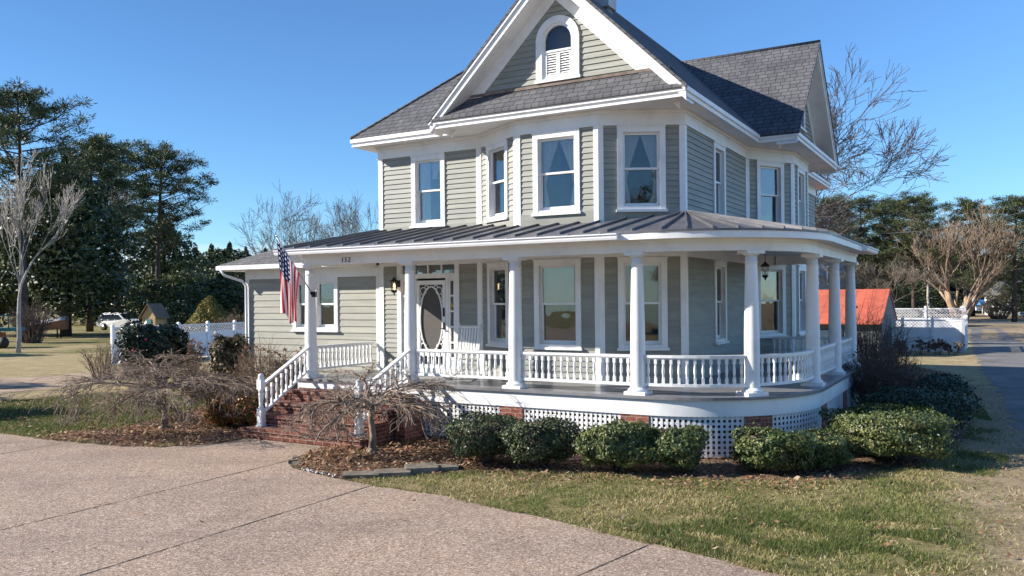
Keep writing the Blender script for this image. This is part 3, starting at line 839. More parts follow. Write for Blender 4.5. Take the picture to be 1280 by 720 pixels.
# columns
colp = [(-13.08, CY-RC), (-10.34, CY-RC), (-7.87, CY-RC), (-5.40, CY-RC),
        (CX+RC*math.cos(math.radians(-44)), CY+RC*math.sin(math.radians(-44))), (CX+RC, 16.55), (CX+RC, 19.1), (CX+RC, 21.45)]
CH = BT-FL
proto = None
for i, (u, v) in enumerate(colp):
    if proto is None:
        mb = MB(); prof = [(.135, .10), (.135, .12), (.131, .35), (.131, .8)]+[(.131-.029*t**1.4, .8+(CH-.24-.8)*t) for t in np.linspace(.1, 1, 8)]+[(.102, CH-.22), (.112, CH-.215), (.112, CH-.195), (.102, CH-.19), (.102, CH-.09)]
        mb.lathe(prof, n=24)
        sh_ = mb.build('column', M['white'], house)
        mb = MB(); mb.box(-.195, .195, -.195, .195, 0, .055); mb.lathe([(.17, .055), (.185, .075), (.17, .098), (.15, .105), (.142, .13)], n=24); bs_ = mb.build('base', M['white'], sh_)
        mb = MB(); mb.lathe([(.102, CH-.09), (.125, CH-.075), (.145, CH-.055)], n=24); mb.box(-.17, .17, -.17, .17, CH-.055, CH-.001); cp_ = mb.build('capital', M['white'], sh_)
        proto = (sh_, bs_, cp_)
        c = sh_
    else:
        c = proto[0].copy(); COL.objects.link(c)
        for ch_ in proto[1:]:
            d = ch_.copy(); COL.objects.link(d); d.parent = c
    c.location = (u-HO[0], v-HO[1], FL)
    if i == 4: c.rotation_euler = (0, 0, math.radians(46))
# railings
bal = MB()
RZ0, RZ1 = .15, .69
def bal_mesh(mb, c=(0, 0, 0), h=RZ1-RZ0-.115):
    x, y, z = c
    mb.box(x-.024, x+.024, y-.024, y+.024, z, z+.10)
    k = h-.19
    mb.lathe([(.012, .10), (.022, .105), (.022, .12), (.014, .13), (.017, .14), (.026, .155+k*.12), (.028, .155+k*.25), (.022, .155+k*.55), (.014, .155+k*.82), (.013, .155+k*.86), (.022, .155+k*.90), (.022, .155+k*.94), (.012, h-.088)], (x, y, z), 8)
    mb.box(x-.024, x+.024, y-.024, y+.024, z+h-.088, z+h)
bal_mesh(bal)
bproto = bal.build('baluster', M['white'])
BME = bproto.data
bpy.data.objects.remove(bproto)
rest = MB()
def baluster(parent, u, v, z, single=True):
    if single:
        b = bpy.data.objects.new('baluster', BME); COL.objects.link(b); b.parent = parent; b.location = (u-HO[0], v-HO[1], z)
        b.rotation_euler = (0, 0, math.atan2(v-CY, u-CX) if u > CX and v < CY else 0)
    else: bal_mesh(rest, (u, v, z))
def railing(pts, single=True):
    mb = MB()
    sweep(mb, pts, -.045, .045, FL+RZ1-.045, FL+RZ1); sweep(mb, pts, -.03, .03, FL+RZ1-.065, FL+RZ1-.045)
    sweep(mb, pts, -.035, .035, FL+RZ0, FL+RZ0+.05)
    r = hb(mb, 'railing', M['white'])
    L = [0]
    for a, b in zip(pts[:-1], pts[1:]): L.append(L[-1]+math.dist(a, b))
    n = max(3, round(L[-1]/.135))
    for k in range(n):
        s = L[-1]*(k+.5)/n
        for i in range(len(pts)-1):
            if L[i+1] >= s:
                f = (s-L[i])/(L[i+1]-L[i]); a, b = pts[i], pts[i+1]
                baluster(r, a[0]+(b[0]-a[0])*f, a[1]+(b[1]-a[1])*f, FL+RZ0+.05, single); break
    return r
FV = CY-RC
railing([(-10.34+.12, FV), (-7.87-.12, FV)]); railing([(-7.87+.12, FV), (-5.40-.12, FV)])
def arcpts(t0, t1, n=9): return [(CX+RC*math.cos(t), CY+RC*math.sin(t)) for t in np.linspace(math.radians(t0), math.radians(t1), n)]
railing([(-5.28, FV)]+arcpts(-89.5, -47.3)); railing(arcpts(-40.7, -.5)+[(CX+RC, 16.43)])
railing([(CX+RC, 16.67), (CX+RC, 18.98)], False); railing([(CX+RC, 19.22), (CX+RC, 21.33)], False)
railing([(CX+RC-.12, 21.45), (-4.82, 21.45)], False); railing([(-13.08, 15.95), (-13.08, FV+.12)], False)
hb(rest, 'balusters', M['white'], kind='stuff')
# stair rails and newels
def newel(u, v, parent):
    mb = MB(); z = .2
    mb.box(u-.06, u+.06, v-.06, v+.06, z, z+.36); mb.box(u-.075, u+.075, v-.075, v+.075, z, z+.03)
    mb.lathe([(.04, .36), (.055, .37), (.055, .39), (.04, .41), (.042, .5), (.052, .66), (.042, .70), (.055, .715), (.055, .735), (.04, .75)], (u, v, z), 14)
    mb.box(u-.06, u+.06, v-.06, v+.06, z+.75, z+.95); mb.lathe([(.06, .95), (.062, .97), (.045, 1.0), (.055, 1.02), (.05, 1.05), (.02, 1.07)], (u, v, z), 12)
    return hb(mb, 'newel_post', M['white'], parent)
for u0, v0, u1 in ((-12.92, 12.2, -13.05), (-10.2, 12.02, -10.3)):
    mb = MB(); va, vb = v0+.06, FV-.12
    for (za, zb, w, t) in ((.2+.87, FL+RZ1, .045, .045), (.2+.30, FL+RZ0+.05, .035, .05)):
        mb.hexa([(u0-w, va, za-t), (u0+w, va, za-t), (u1+w, vb, zb-t), (u1-w, vb, zb-t), (u0-w, va, za), (u0+w, va, za), (u1+w, vb, zb), (u1-w, vb, zb)])
    r = hb(mb, 'stair_railing', M['white'])
    newel(u0, v0, r)
    for k in range(9):
        f = (k+.7)/9.4
        zb = .5+(FL+RZ0+.05-.5)*f
        baluster(r, u0+(u1-u0)*f, va+(vb-va)*f, zb+.0)
# brick steps
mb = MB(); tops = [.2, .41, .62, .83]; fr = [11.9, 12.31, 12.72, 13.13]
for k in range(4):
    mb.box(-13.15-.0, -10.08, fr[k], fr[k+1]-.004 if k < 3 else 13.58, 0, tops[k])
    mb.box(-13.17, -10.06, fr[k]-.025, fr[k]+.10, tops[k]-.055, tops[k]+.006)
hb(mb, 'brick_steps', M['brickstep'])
for bx0, bx1, by0 in ((-13.42, -13.18, 13.1), (-10.04, -9.82, 12.9)):
    mb = MB(); mb.box(bx0, bx1, by0, 13.59, 0, .71); hb(mb, 'brick_pier', M['brick'])
# piers and lattice
ptsL = path(RC+.17, -9.95, VEND+.1, 40)
LL = [0]
for a, b in zip(ptsL[:-1], ptsL[1:]): LL.append(LL[-1]+math.dist(a, b))
def along(s):
    s = max(0, min(s, LL[-1]-1e-6))
    for i in range(len(ptsL)-1):
        if LL[i+1] >= s:
            f = (s-LL[i])/(LL[i+1]-LL[i]); a, b = ptsL[i], ptsL[i+1]
            d = (Vector(b)-Vector(a)).normalized()
            return Vector(a)+(Vector(b)-Vector(a))*f, d
def s_of(u, v):
    best = min(np.linspace(0, LL[-1], 1200), key=lambda s: math.dist(along(s)[0], (u, v)))
    return best
piers = []
for (u, v), w in zip(colp[2:], (.5, .52, .52, .48, .48, .4)):
    s = s_of(u, v); piers.append((s-w/2, s+w/2))
    p, d = along(s); nrm = Vector((d.y, -d.x))
    mb = MB(); q = []
    for z in (0, FL-.335):
        for a, o in ((-w/2, .035), (w/2, .035), (w/2, -.36), (-w/2, -.36)):
            t = p+d*a+nrm*o; q.append((t.x, t.y, z))
    mb.hexa(q); hb(mb, 'brick_pier', M['brick'])
edges = [0]+[x for pr in piers for x in pr]+[LL[-1]]
for s0_, s1_ in zip(edges[0::2], edges[1::2]):
    if s1_-s0_ < .25: continue
    mb = MB(); zl, zh = .03, FL-.335; pit = .092; bw = .046
    nv = int((s1_-s0_)/pit)
    def lat(sa, sb, za, zb, oi, oo):
        pa, da = along(sa); pb_, db = along(sb); na = Vector((da.y, -da.x)); nb = Vector((db.y, -db.x))
        q = []
        for z in (za, zb):
            for pp, nn, o in ((pa, na, oo), (pb_, nb, oo), (pb_, nb, oi), (pa, na, oi)):
                t = pp+nn*o; q.append((t.x, t.y, z))
        mb.hexa(q)
    for k in range(nv+1):
        c = s0_+.03+(s1_-s0_-.06)*k/nv; lat(max(c-bw/2, s0_+.002), min(c+bw/2, s1_-.002), zl, zh, .008, .016)
    nseg = max(1, int((s1_-s0_)/.2)); nh = int((zh-zl)/pit)
    for k in range(nh+1):
        z = zl+.03+(zh-zl-.06)*k/nh
        for q_ in range(nseg):
            lat(s0_+(s1_-s0_)*q_/nseg, s0_+(s1_-s0_)*(q_+1)/nseg, z-bw/2, z+bw/2, .0, .0078)
    hb(mb, 'lattice_panel', M['white'])
mb = MB()                                              # added dark backing behind the lattice, coloured as the shade under the porch
sweep(mb, path(RC-1.1, -9.9, VEND), -.03, 0, 0, FL-.06); hb(mb, 'dark_backing', plain('under_porch_shade', (.05, .045, .04), .95, .2))

# house number on the beam
def text_part(txt, size, loc, name, mat, parent, rot=(math.pi/2, 0, 0)):
    cu = bpy.data.curves.new(name, 'FONT'); cu.body = txt; cu.size = size; cu.extrude = .006; cu.shear = .15; cu.space_character = 1.35
    cu.align_x = 'CENTER'; cu.offset = -.002
    tmp = bpy.data.objects.new(name+'_src', cu); COL.objects.link(tmp)
    me = bpy.data.meshes.new_from_object(tmp.evaluated_get(bpy.context.evaluated_depsgraph_get()))
    bpy.data.objects.remove(tmp); bpy.data.curves.remove(cu)
    me.materials.clear(); me.materials.append(mat)
    o = bpy.data.objects.new(name, me); COL.objects.link(o); o.parent = parent; o.location = loc; o.rotation_euler = rot
    return o
text_part('152', .14, (-11.95-HO[0], CY-RC-.128-HO[1], BT+.035), 'house_number', M['dark'], house)

# ---- one-storey addition on the left
AW = [(-17.46, 18.0), (-17.46, 16.03), (-12.90, 16.03)]
AF = [Facet(AW[0], AW[1]), Facet(AW[1], AW[2])]
zt = FL+2.28; zs = FL+2.52
op = []
cA = (-15.76-14.23)/2+17.46
F = AF[1]
window(None, cA, 1.53, FL+.90, FL+2.29, 'cafe', F=F, double=True)
op.append((cA-.765+.075, cA+.765-.075, FL+.97, FL+2.2))
mb = MB(); clapboards(mb, AF[1], .45, zt+.02, op, .165, lap=.018); hb(mb, 'wall', M['siding2'])
mb = MB(); clapboards(mb, AF[0], .45, zt+.02, [], .165, lap=.018); hb(mb, 'wall', M['siding2'])
mb = MB(); sweep(mb, AW, -.1, -.01, 0, .46); hb(mb, 'foundation', M['brick'])
mb = MB(); sweep(mb, AW, -.01, .035, zt, zs); F.box(mb, -.034, .11, .4, zt, -.01, .034); F.box(mb, F.L-.1, F.L, .4, zt, -.01, .036); AF[0].box(mb, AF[0].L-.11, AF[0].L, .4, zt, -.01, .034)
hb(mb, 'trim_board', M['white'])
EA = [(-17.92, 18.4), (-17.92, 15.58), (-13.35, 15.58)]
mb = MB(); mb.prism([(-17.92, 18.4), (-17.92, 15.58), (-13.3, 15.58), (-13.3, 16.0), (-12.9, 16.0), (-12.9, 18.4)], zs, zs+.02)
sweep(mb, EA, -.03, .01, zs-.015, zs+.13); hb(mb, 'soffit', M['white'])
mb = MB(); sweep(mb, EA, .012, .11, zs+.01, zs+.12); hb(mb, 'gutter', M['vinyl'])
hz = .43
mb = MB(); e0 = zs+.14
RN = 1.48; VB = 15.5+2*RN
slab(mb, [(-18.0, 15.5, e0), (-18.0+RN, 15.5+RN, e0+RN*hz), (-12.9, 15.5+RN, e0+RN*hz), (-12.9, 15.5, e0)], .05)
hb(mb, 'roof', M['sh_low'])
mb = MB(); slab(mb, [(-18.0, VB, e0), (-18.0+RN, 15.5+RN, e0+RN*hz), (-18.0, 15.5, e0)], .05); slab(mb, [(-18.0, VB, e0), (-12.9, VB, e0), (-12.9, 15.5+RN, e0+RN*hz), (-18.0+RN, 15.5+RN, e0+RN*hz)], .05)
hb(mb, 'roof', M['sh_low'])
mb = MB(); mb.box(-17.3, -13.0, 17.85, 17.95, .4, zs); mb.box(-17.3, -13.0, 16.2, 17.85, .6, .7); hb(mb, 'interior_wall', M['interior'])
mb = MB(); mb.tube([(-17.85, 15.48, zs+.02), (-17.8, 15.55, zs-.12), (-17.5, 15.9, zs-.28), (-17.40, 15.94, zs-.42), (-17.40, 15.94, .1), (-17.40, 15.75, .04)], .038, 8); hb(mb, 'downspout', M['vinyl'])

# ================================================================== porch things
def uvw(u, v, z): x, y = U(u, v); return (x, y, z)
# wall lantern
wl = empty('wall_lantern', 'lit black coach lantern mounted on the front wall left of the screen door', 'lantern', uvw(-12.27, 15.92, FL+2.06), -TH)
def lantern(root, s=1.0, arm=True, lit=True):
    mb = MB()
    if arm:
        mb.box(-.04, .04, -.03, .03, -.06, .10); mb.tube([(0, -.03, .02), (0, -.09, .10), (0, -.14, .12), (0, -.15, .17)], .010, 6)
    y = -.15 if arm else 0; zt_ = .16 if arm else 0
    mb.lathe([(.012*s, zt_+.02), (.02*s, zt_), (.05*s, zt_-.035*s), (.115*s, zt_-.085*s), (.115*s, zt_-.098*s), (.09*s, zt_-.10*s)], (0, y, 0), 8, smooth=False)
    for k in range(6):
        t = k*math.pi/3
        mb.tube([(.085*s*math.cos(t), y+.085*s*math.sin(t), zt_-.1*s), (.06*s*math.cos(t), y+.06*s*math.sin(t), zt_-.30*s)], .006*s, 4)
    mb.lathe([(.02*s, zt_-.37*s), (.05*s, zt_-.35*s), (.08*s, zt_-.325*s), (.08*s, zt_-.31*s), (.062*s, zt_-.295*s)][::1], (0, y, 0), 8, smooth=False)
    mb.lathe([(.006, zt_-.42*s), (.02*s, zt_-.40*s), (.012*s, zt_-.37*s)], (0, y, 0), 8)
    mb.build('lantern_body', M['dark'], root)
    mb = MB(); mb.lathe([(.012*s, zt_-.29*s), (.014*s, zt_-.23*s), (.022*s, zt_-.19*s), (.014*s, zt_-.15*s), (.003, zt_-.13*s)], (0, y, 0), 8)
    if lit:
        m, nt, out = new_mat('lit_bulb'); e = N(nt, 'ShaderNodeEmission'); e.inputs['Color'].default_value = (1, .62, .25, 1); e.inputs['Strength'].default_value = 6; nt.links.new(e.outputs[0], out.inputs['Surface'])
    else: m = plain('unlit_bulb', (.7, .68, .6), .3, .05)
    mb.build('bulb', m, root)
lantern(wl)
pl = empty('pendant_lantern', 'unlit black lantern hanging on a rod from the ceiling at the curved porch corner', 'lantern', uvw(-3.95, 17.1, FL+2.70), -TH)
mb = MB(); mb.tube([(0, 0, 0), (0, 0, -.32)], .008, 6); mb.lathe([(.05, -.02), (.05, 0)], n=10); mb.build('rod', M['dark'], pl)
sub = MB(); s_ = 1.25
sub.lathe([(.012, -.38), (.03, -.41), (.06, -.44), (.14, -.52), (.14, -.535), (.10, -.54)], n=8, smooth=False)
for k in range(6):
    t = k*math.pi/3; sub.tube([(.10*math.cos(t), .10*math.sin(t), -.54), (.075*math.cos(t), .075*math.sin(t), -.80)], .007, 4)
sub.lathe([(.075, -.79), (.10, -.81), (.10, -.825), (.05, -.87), (.02, -.89)], n=8, smooth=False); sub.lathe([(.02, -.89), (.025, -.91), (.005, -.95)], n=8)
sub.v = [(a*.68, b*.68, -.30+(c+.38)*.68) for a, b, c in sub.v]; sub.build('lantern_body', M['dark'], pl)
mb = MB(); mb.lathe([(.015, -.79), (.02, -.72), (.02, -.66), (.005, -.62)], n=8); mb.v = [(a*.68, b*.68, -.30+(c+.38)*.68) for a, b, c in mb.v]; mb.build('candle_bulb', plain('unlit_bulb', (.7, .68, .6), .3, .05), pl)
# rocking chair
rc = empty('rocking_chair', 'white slat backed rocking chair on the porch beside the front door', 'rocking chair', uvw(-9.72, 14.78, FL), -TH+.10)
mb = MB(); mb.hexa([(-.27, -.30, .40), (.27, -.30, .40), (.25, .22, .37), (-.25, .22, .37), (-.27, -.30, .425), (.27, -.30, .425), (.25, .22, .395), (-.25, .22, .395)]); mb.build('seat', M['white'], rc)
mb = MB()
for sx_ in (-.26, .26): mb.tube([(sx_, .20, .18), (sx_, .24, .40), (sx_, .42, 1.17)], [.018, .021, .017], 8)
mb.tube([(-.26, .40, 1.10), (.26, .40, 1.10)], .028, 6); mb.tube([(-.26, .275, .56), (.26, .275, .56)], .02, 6)
for k in range(7):
    x = -.2+.4*k/6; mb.hexa([(x-.022, .268, .56), (x+.022, .268, .56), (x+.022, .282, .56), (x-.022, .282, .56), (x-.022, .392, 1.09), (x+.022, .392, 1.09), (x+.022, .406, 1.09), (x-.022, .406, 1.09)])
mb.build('backrest', M['white'], rc)
for sx_ in (-.28, .28):
    mb = MB(); mb.hexa([(sx_-.045, -.34, .60), (sx_+.045, -.34, .60), (sx_+.035, .26, .60), (sx_-.035, .26, .60), (sx_-.045, -.34, .625), (sx_+.045, -.34, .625), (sx_+.035, .26, .625), (sx_-.035, .26, .625)]); mb.build('armrest', M['white'], rc)
    mb = MB(); mb.tube([(sx_, -.26, .60), (sx_, -.27, .06)], .02, 7); mb.build('leg', M['white'], rc)
    mb = MB(); mb.tube([(sx_, .21, .42), (sx_, .25, .06)], .02, 7); mb.build('leg', M['white'], rc)
    mb = MB(); mb.tube([(sx_, -.45+.95*t, .02+.10*(2*t-1)**2) for t in np.linspace(0, 1, 11)], .02, 6); mb.build('rocker', M['white'], rc)

# flag on the left column
pb_ = P(391, 368, 17.95); pt_ = P(346, 297, 17.55)
fl = empty('flag', 'red white and blue striped flag hanging from an angled pole on the leftmost porch column', 'flag', pb_)
def rel(p): return tuple(Vector(p)-Vector(pb_))
mb = MB(); mb.tube([(0, 0, 0), rel(pt_)], .014, 8); mb.lathe([(.005, 0), (.028, .02), (.028, .04), (.005, .06)], rel(pt_), 8); mb.build('flagpole', M['silver'], fl)
mb = MB(); mb.box(-.02, .06, -.02, .12, -.06, .06); mb.tube([(0, 0, -.03), (-.045, -.03, .05)], .024, 8); mb.build('bracket', M['dark'], fl)
na, nb_ = 52, 40
tp, bp = Vector(pt_)*.985+Vector(pb_)*.015, Vector(pt_)*.36+Vector(pb_)*.64
Vf, Ff, UVs = [], [], []
for i in range(na+1):
    a = i/na
    p = tp+(bp-tp)*a
    for j in range(nb_+1):
        b = j/nb_
        g = P(359+5*math.sin(a*2.6)+(a-.5)*8, 350, 17.7)
        k = b**.75
        x = p.x*(1-k)+(g[0]+.085*(a-.5)+.03*math.sin(a*15+b*4))*k
        y = p.y+(-.05+.085*math.sin(a*12.0+b*2.2)*min(1, b*2.0))
        z = p.z-(1.62-.55*a)*b*(1-.06*math.sin(a*9))
        Vf.append((x-pb_[0], y-pb_[1], z-pb_[2])); UVs.append((b, 1-a))
for i in range(na):
    for j in range(nb_):
        q = i*(nb_+1)+j; Ff.append((q, q+1, q+nb_+2, q+nb_+1))
m, nt, out = new_mat('striped_flag_cloth')
uvn = N(nt, 'ShaderNodeUVMap'); sp = N(nt, 'ShaderNodeSeparateXYZ'); nt.links.new(uvn.outputs[0], sp.inputs[0])
b_, a_ = sp.outputs[0], sp.outputs[1]
stripe = math_n(nt, 'MODULO', math_n(nt, 'FLOOR', math_n(nt, 'MULTIPLY', a_, 13)), 2)
colr = mixc(nt, (.50, .015, .03), (.80, .78, .76), stripe)
can = math_n(nt, 'MULTIPLY', math_n(nt, 'LESS_THAN', b_, .42), math_n(nt, 'GREATER_THAN', a_, 6/13))
fx = math_n(nt, 'SUBTRACT', math_n(nt, 'FRACT', math_n(nt, 'MULTIPLY', b_, 6/.42)), .5)
fy = math_n(nt, 'SUBTRACT', math_n(nt, 'FRACT', math_n(nt, 'MULTIPLY', math_n(nt, 'SUBTRACT', a_, 6/13), 5*13/7)), .5)
rr = math_n(nt, 'ADD', math_n(nt, 'MULTIPLY', fx, fx), math_n(nt, 'MULTIPLY', fy, fy))
cant = mixc(nt, (.012, .02, .085), (.8, .8, .8), math_n(nt, 'LESS_THAN', rr, .075))
colr = mixc(nt, colr, cant, can)
finish(nt, out, colr, .7, spec=.2, trans=.25)
cl = mesh_np('cloth', Vf, Ff, m, fl)
uvl = cl.data.uv_layers.new(name='UVMap'); li = np.zeros(len(cl.data.loops), dtype=np.int32); cl.data.loops.foreach_get('vertex_index', li)
uvl.data.foreach_set('uv', np.array(UVs, dtype=np.float32)[li].ravel())
cl.data.polygons.foreach_set('use_smooth', [True]*len(cl.data.polygons))

# ================================================================== GROUND
def ragged(pts, step=.35, amp=.07, seed=1):
    R = random.Random(seed); o = []
    for p, q in zip(pts, pts[1:]+pts[:1]):
        d = math.dist(p, q); n = max(1, min(80, int(d/step)))
        for k in range(n):
            t = k/n; j = amp if k else amp*.3
            o.append((p[0]+(q[0]-p[0])*t+R.uniform(-j, j), p[1]+(q[1]-p[1])*t+R.uniform(-j, j)))
    return o
def sheet(name, pts, z, mat, kind='structure', label=None, cat=None):
    mb = MB(); mb.add([(p[0], p[1], z) for p in pts], [tuple(range(len(pts)))])
    o = mb.build(name, mat); tag(o, label, cat, kind=kind); return o
R_ = 3000
lw = sheet('lawn', [(-R_, -60), (R_, -60), (R_, R_), (-R_, R_)], 0, M['lawn'])
drive_l = [G(-400, 531), G(-40, 537), G(0, 541), G(60, 548), G(130, 555), G(200, 558), G(270, 553), G(318, 545)]
st_l, st_r = U(-13.2, 11.86), U(-10.06, 11.86)
drive_r = [G(455, 549), G(420, 556), G(385, 566), G(366, 575), G(362, 582), G(376, 588), G(408, 596), G(470, 608), G(560, 621), G(680, 648), G(790, 674), G(990, 722), G(1150, 765)]
dpoly = drive_l[::1]+[st_l, st_r]+drive_r+[(4.5, 2.0), (4.5, -20), (-60, -20), (-60, 14)]
dw = sheet('driveway', dpoly, .006, M['aggregate'])
mb = MB()
def strip(a, b, w, z):
    a, b = Vector(a), Vector(b); d = (b-a).normalized(); s_ = Vector((-d.y, d.x))*w/2
    n = 60; vs = []
    for i in range(n+1):
        p = a+(b-a)*i/n; k = random.uniform(.45, 1.3)
        vs += [(p.x+s_.x*k, p.y+s_.y*k, z), (p.x-s_.x*k, p.y-s_.y*k, z)]
    mb.add(vs, [(2*i, 2*i+1, 2*i+3, 2*i+2) for i in range(n)])
for a, b in (((-60, 678), (362, 576)), ((60, 733), (466, 607)), ((715, 724), (815, 680)), ((-40, 575), (95, 552))):
    strip(G(*a), G(*b), .018, .010)
mb.build('control_joint', M['joint'], dw)
bed = [G(455, 549), G(420, 556), G(385, 566), G(366, 575), G(362, 582), G(376, 588), G(408, 596), G(432, 601), G(500, 597), G(570, 593), G(640, 588), G(720, 592), G(800, 596), G(900, 600), G(960, 602), G(1030, 595), G(1090, 592), G(1150, 584), G(1197, 562), G(1214, 530), G(1212, 490), G(1190, 468), G(1130, 455), U(-3.2, 22), U(-4.5, 17), U(-6, 15), U(-9.8, 14.5), U(-9.9, 12.2)]
bd = sheet('planting_bed', ragged(bed, .18, .05, 2), .012, M['mulch'], 'structure')
bed2 = [G(40, 548), G(130, 557), G(200, 560), G(270, 555), G(318, 547), st_l, U(-13.3, 13.2), U(-14.5, 14.5), G(285, 500), G(215, 520), G(150, 535), G(90, 540)]
sheet('planting_bed', ragged(bed2, .2, .07, 3), .012, M['mulch'])
lane = [G(1290, 575), G(1281, 554), G(1256, 503), G(1234, 472), G(1221, 452), G(1216, 430), G(1213, 410), G(1248, 410), G(1268, 424), G(1300, 440), G(1500, 490), G(1700, 600)]
sheet('side_lane', ragged(lane, .5, .16), .006, M['asphalt'])
sheet('grass_strip', ragged([G(1226, 424), G(1252, 425), G(1244, 412), G(1228, 412)], .6, .2), .012, M['lawn'])
road = [G(1206, 404.8), G(1206, 402.0), G(1600, 402), G(1600, 405.8)]
sheet('road', road, .012, M['asphalt'])
path_l = [G(-60, 505), G(130, 490), G(240, 470), G(240, 464), G(130, 475), G(-60, 484)]
sheet('gravel_path', ragged([G(-80, 476), G(60, 470), G(150, 462), G(215, 463), G(140, 476), G(60, 486), G(-80, 500)], .4, .22), .006, plain('sandy_dirt', (.36, .27, .19), .95, .35, 1.2, .4))

# edging slabs, one thing each
def slab_thing(px, yaw, L, W, H, tilt, lab):
    x, y = G(*px)
    mb = MB(); j = lambda: random.uniform(-.015, .015)
    mb.hexa([(-L/2+j(), -W/2+j(), 0), (L/2+j(), -W/2+j(), 0), (L/2+j(), W/2+j(), 0), (-L/2+j(), W/2+j(), 0),
             (-L/2+j(), -W/2+j(), H), (L/2+j(), -W/2+j(), H), (L/2+j(), W/2+j(), H+tilt), (-L/2+j(), W/2+j(), H+tilt)])
    o = mb.build('edging_slab', M['slab'], loc=(x, y, .005)); o.rotation_euler = (0, 0, yaw); tag(o, lab, 'stone slab', 'stone slabs edging the bed')
slab_thing((452, 597), .08, .56, .20, .06, .02, 'low dark stone slab edging the bed, leftmost of the row')
slab_thing((490, 595), .12, .56, .24, .07, .02, 'flat grey stone slab second from the driveway along the bed edge')
slab_thing((526, 591), .22, .50, .30, .10, .02, 'thickest mossy stone slab in the row edging the bed')
slab_thing((553, 588), .28, .48, .26, .07, .0, 'pale stone slab ending the row towards the round bushes')
for i, (px, py) in enumerate(((367, 579), (373, 582), (369, 575))):
    x, y = G(px, py); mb = MB(); mb.box(-.10, .10, -.045, .045, 0, .05); o = mb.build('edging_brick', M['slab'], loc=(x, y, .012)); o.rotation_euler = (0, 0, .5-i*.9)
    tag(o, 'small dark edging brick at the rounded tip of the planting bed', 'edging brick', 'bricks at the tip of the bed')
mb = MB()
for i in range(40):
    t = random.random(); x, y = G(380+t*40+random.uniform(-4, 4), 588+t*9+random.uniform(-1.5, 1)); r = random.uniform(.012, .03)
    mb.lathe([(r*.6, 0), (r, r*.4), (r*.7, r*.8), (.002, r)], (x, y, .012), 6)
tag(mb.build('pebbles', M['pebble']), 'white pebbles scattered along the bed edge by the driveway', 'pebbles', kind='stuff')

# point-in-polygon
def inpoly(P_, poly):
    x, y = P_[:, 0], P_[:, 1]; r = np.zeros(len(P_), bool); n = len(poly)
    for i in range(n):
        x0, y0 = poly[i]; x1, y1 = poly[(i+1) % n]
        if y0 == y1: continue
        c = ((y0 > y) != (y1 > y)) & (x < (x1-x0)*(y-y0)/(y1-y0)+x0); r ^= c
    return r
def scatter(poly, n, minus=()):
    a = np.array(poly); lo, hi = a.min(0), a.max(0); out = []
    tot = 0
    while tot < n:
        p = rng.uniform(lo, hi, (n*2, 2)); k = inpoly(p, poly)
        for mpoly in minus: k &= ~inpoly(p, mpoly)
        p = p[k]; out.append(p); tot += len(p)
        if len(p) == 0: break
    return np.concatenate(out)[:n]
def blades(name, pts, hmin, hmax, w, mat, label, lean=.5):
    n = len(pts); h = rng.uniform(hmin, hmax, n); t = rng.uniform(0, 2*math.pi, n)
    dx, dy = np.cos(t)*w/2, np.sin(t)*w/2; lx = rng.normal(0, lean, n)*h; ly = rng.normal(0, lean, n)*h
    V = np.zeros((n, 3, 3)); V[:, 0, 0] = pts[:, 0]-dx; V[:, 0, 1] = pts[:, 1]-dy; V[:, 1, 0] = pts[:, 0]+dx; V[:, 1, 1] = pts[:, 1]+dy
    V[:, 2, 0] = pts[:, 0]+lx; V[:, 2, 1] = pts[:, 1]+ly; V[:, 2, 2] = h
    o = mesh_np(name, V.reshape(-1, 3), np.arange(3*n).reshape(-1, 3), mat)
    return tag(o, label, 'grass', kind='stuff')
def litter(name, pts, smin, smax, mat, label, z=.014):
    n = len(pts); s = rng.uniform(smin, smax, n); t = rng.uniform(0, 2*math.pi, n)
    V = np.zeros((n, 4, 3))
    tilt = rng.normal(0, .35, (n, 2))
    for k, (a, b) in enumerate(((-1, 0), (0, -.55), (1, 0), (0, .55))):
        ex = s*(a*np.cos(t)-b*np.sin(t)); ey = s*(a*np.sin(t)+b*np.cos(t))
        V[:, k, 0] = pts[:, 0]+ex; V[:, k, 1] = pts[:, 1]+ey; V[:, k, 2] = z+s*.6+ex*tilt[:, 0]+ey*tilt[:, 1]+(s*.25 if k in (0, 2) else 0)
    V[:, :, 2] = np.maximum(V[:, :, 2], .013)
    o = mesh_np(name, V.reshape(-1, 3), np.arange(4*n).reshape(-1, 4), mat); return tag(o, label, 'leaves', kind='stuff')
fl_poly = [G(432, 601), G(470, 608), G(560, 621), G(680, 648), G(790, 674), G(990, 722), G(1100, 745), G(1330, 760), G(1330, 600), G(1275, 560), G(1258, 515), G(1243, 475), G(1205, 470), G(1214, 530), G(1197, 562), G(1150, 584), G(1090, 592), G(1030, 595), G(960, 602), G(900, 600), G(800, 596), G(720, 592), G(640, 588), G(570, 588), G(500, 597)]
pts = scatter(fl_poly, 150000)
def field(p, seed, f): 
    r = np.random.default_rng(seed); o = np.zeros(len(p))
    for _ in range(9):
        k = r.normal(0, f, 2); o += np.sin(p@k+r.uniform(0, 6.28))
    return o/3
pts = pts[(field(pts, 3, 5)+.7*field(pts, 4, 14)+rng.normal(0, .35, len(pts))) > -.75]
keep = (rng.random(len(pts)) < np.clip(1.25-(pts[:, 1]-7)/14, .25, 1)) & (rng.random(len(pts)) > np.clip((pts[:, 0]-.5*pts[:, 1]+.2)*1.1, 0, .85))
blades('lawn_grass', pts[keep], .015, .05, .011, M['grass'], 'short winter grass in front of the porch, green and straw coloured', .7)
tuft = scatter([G(770, 660), G(900, 640), G(1100, 640), G(1200, 665), G(1150, 700), G(950, 712), G(830, 690)], 22000)
cl_ = rng.uniform(0, 1, len(tuft)); tuft = tuft+rng.normal(0, .25, tuft.shape)
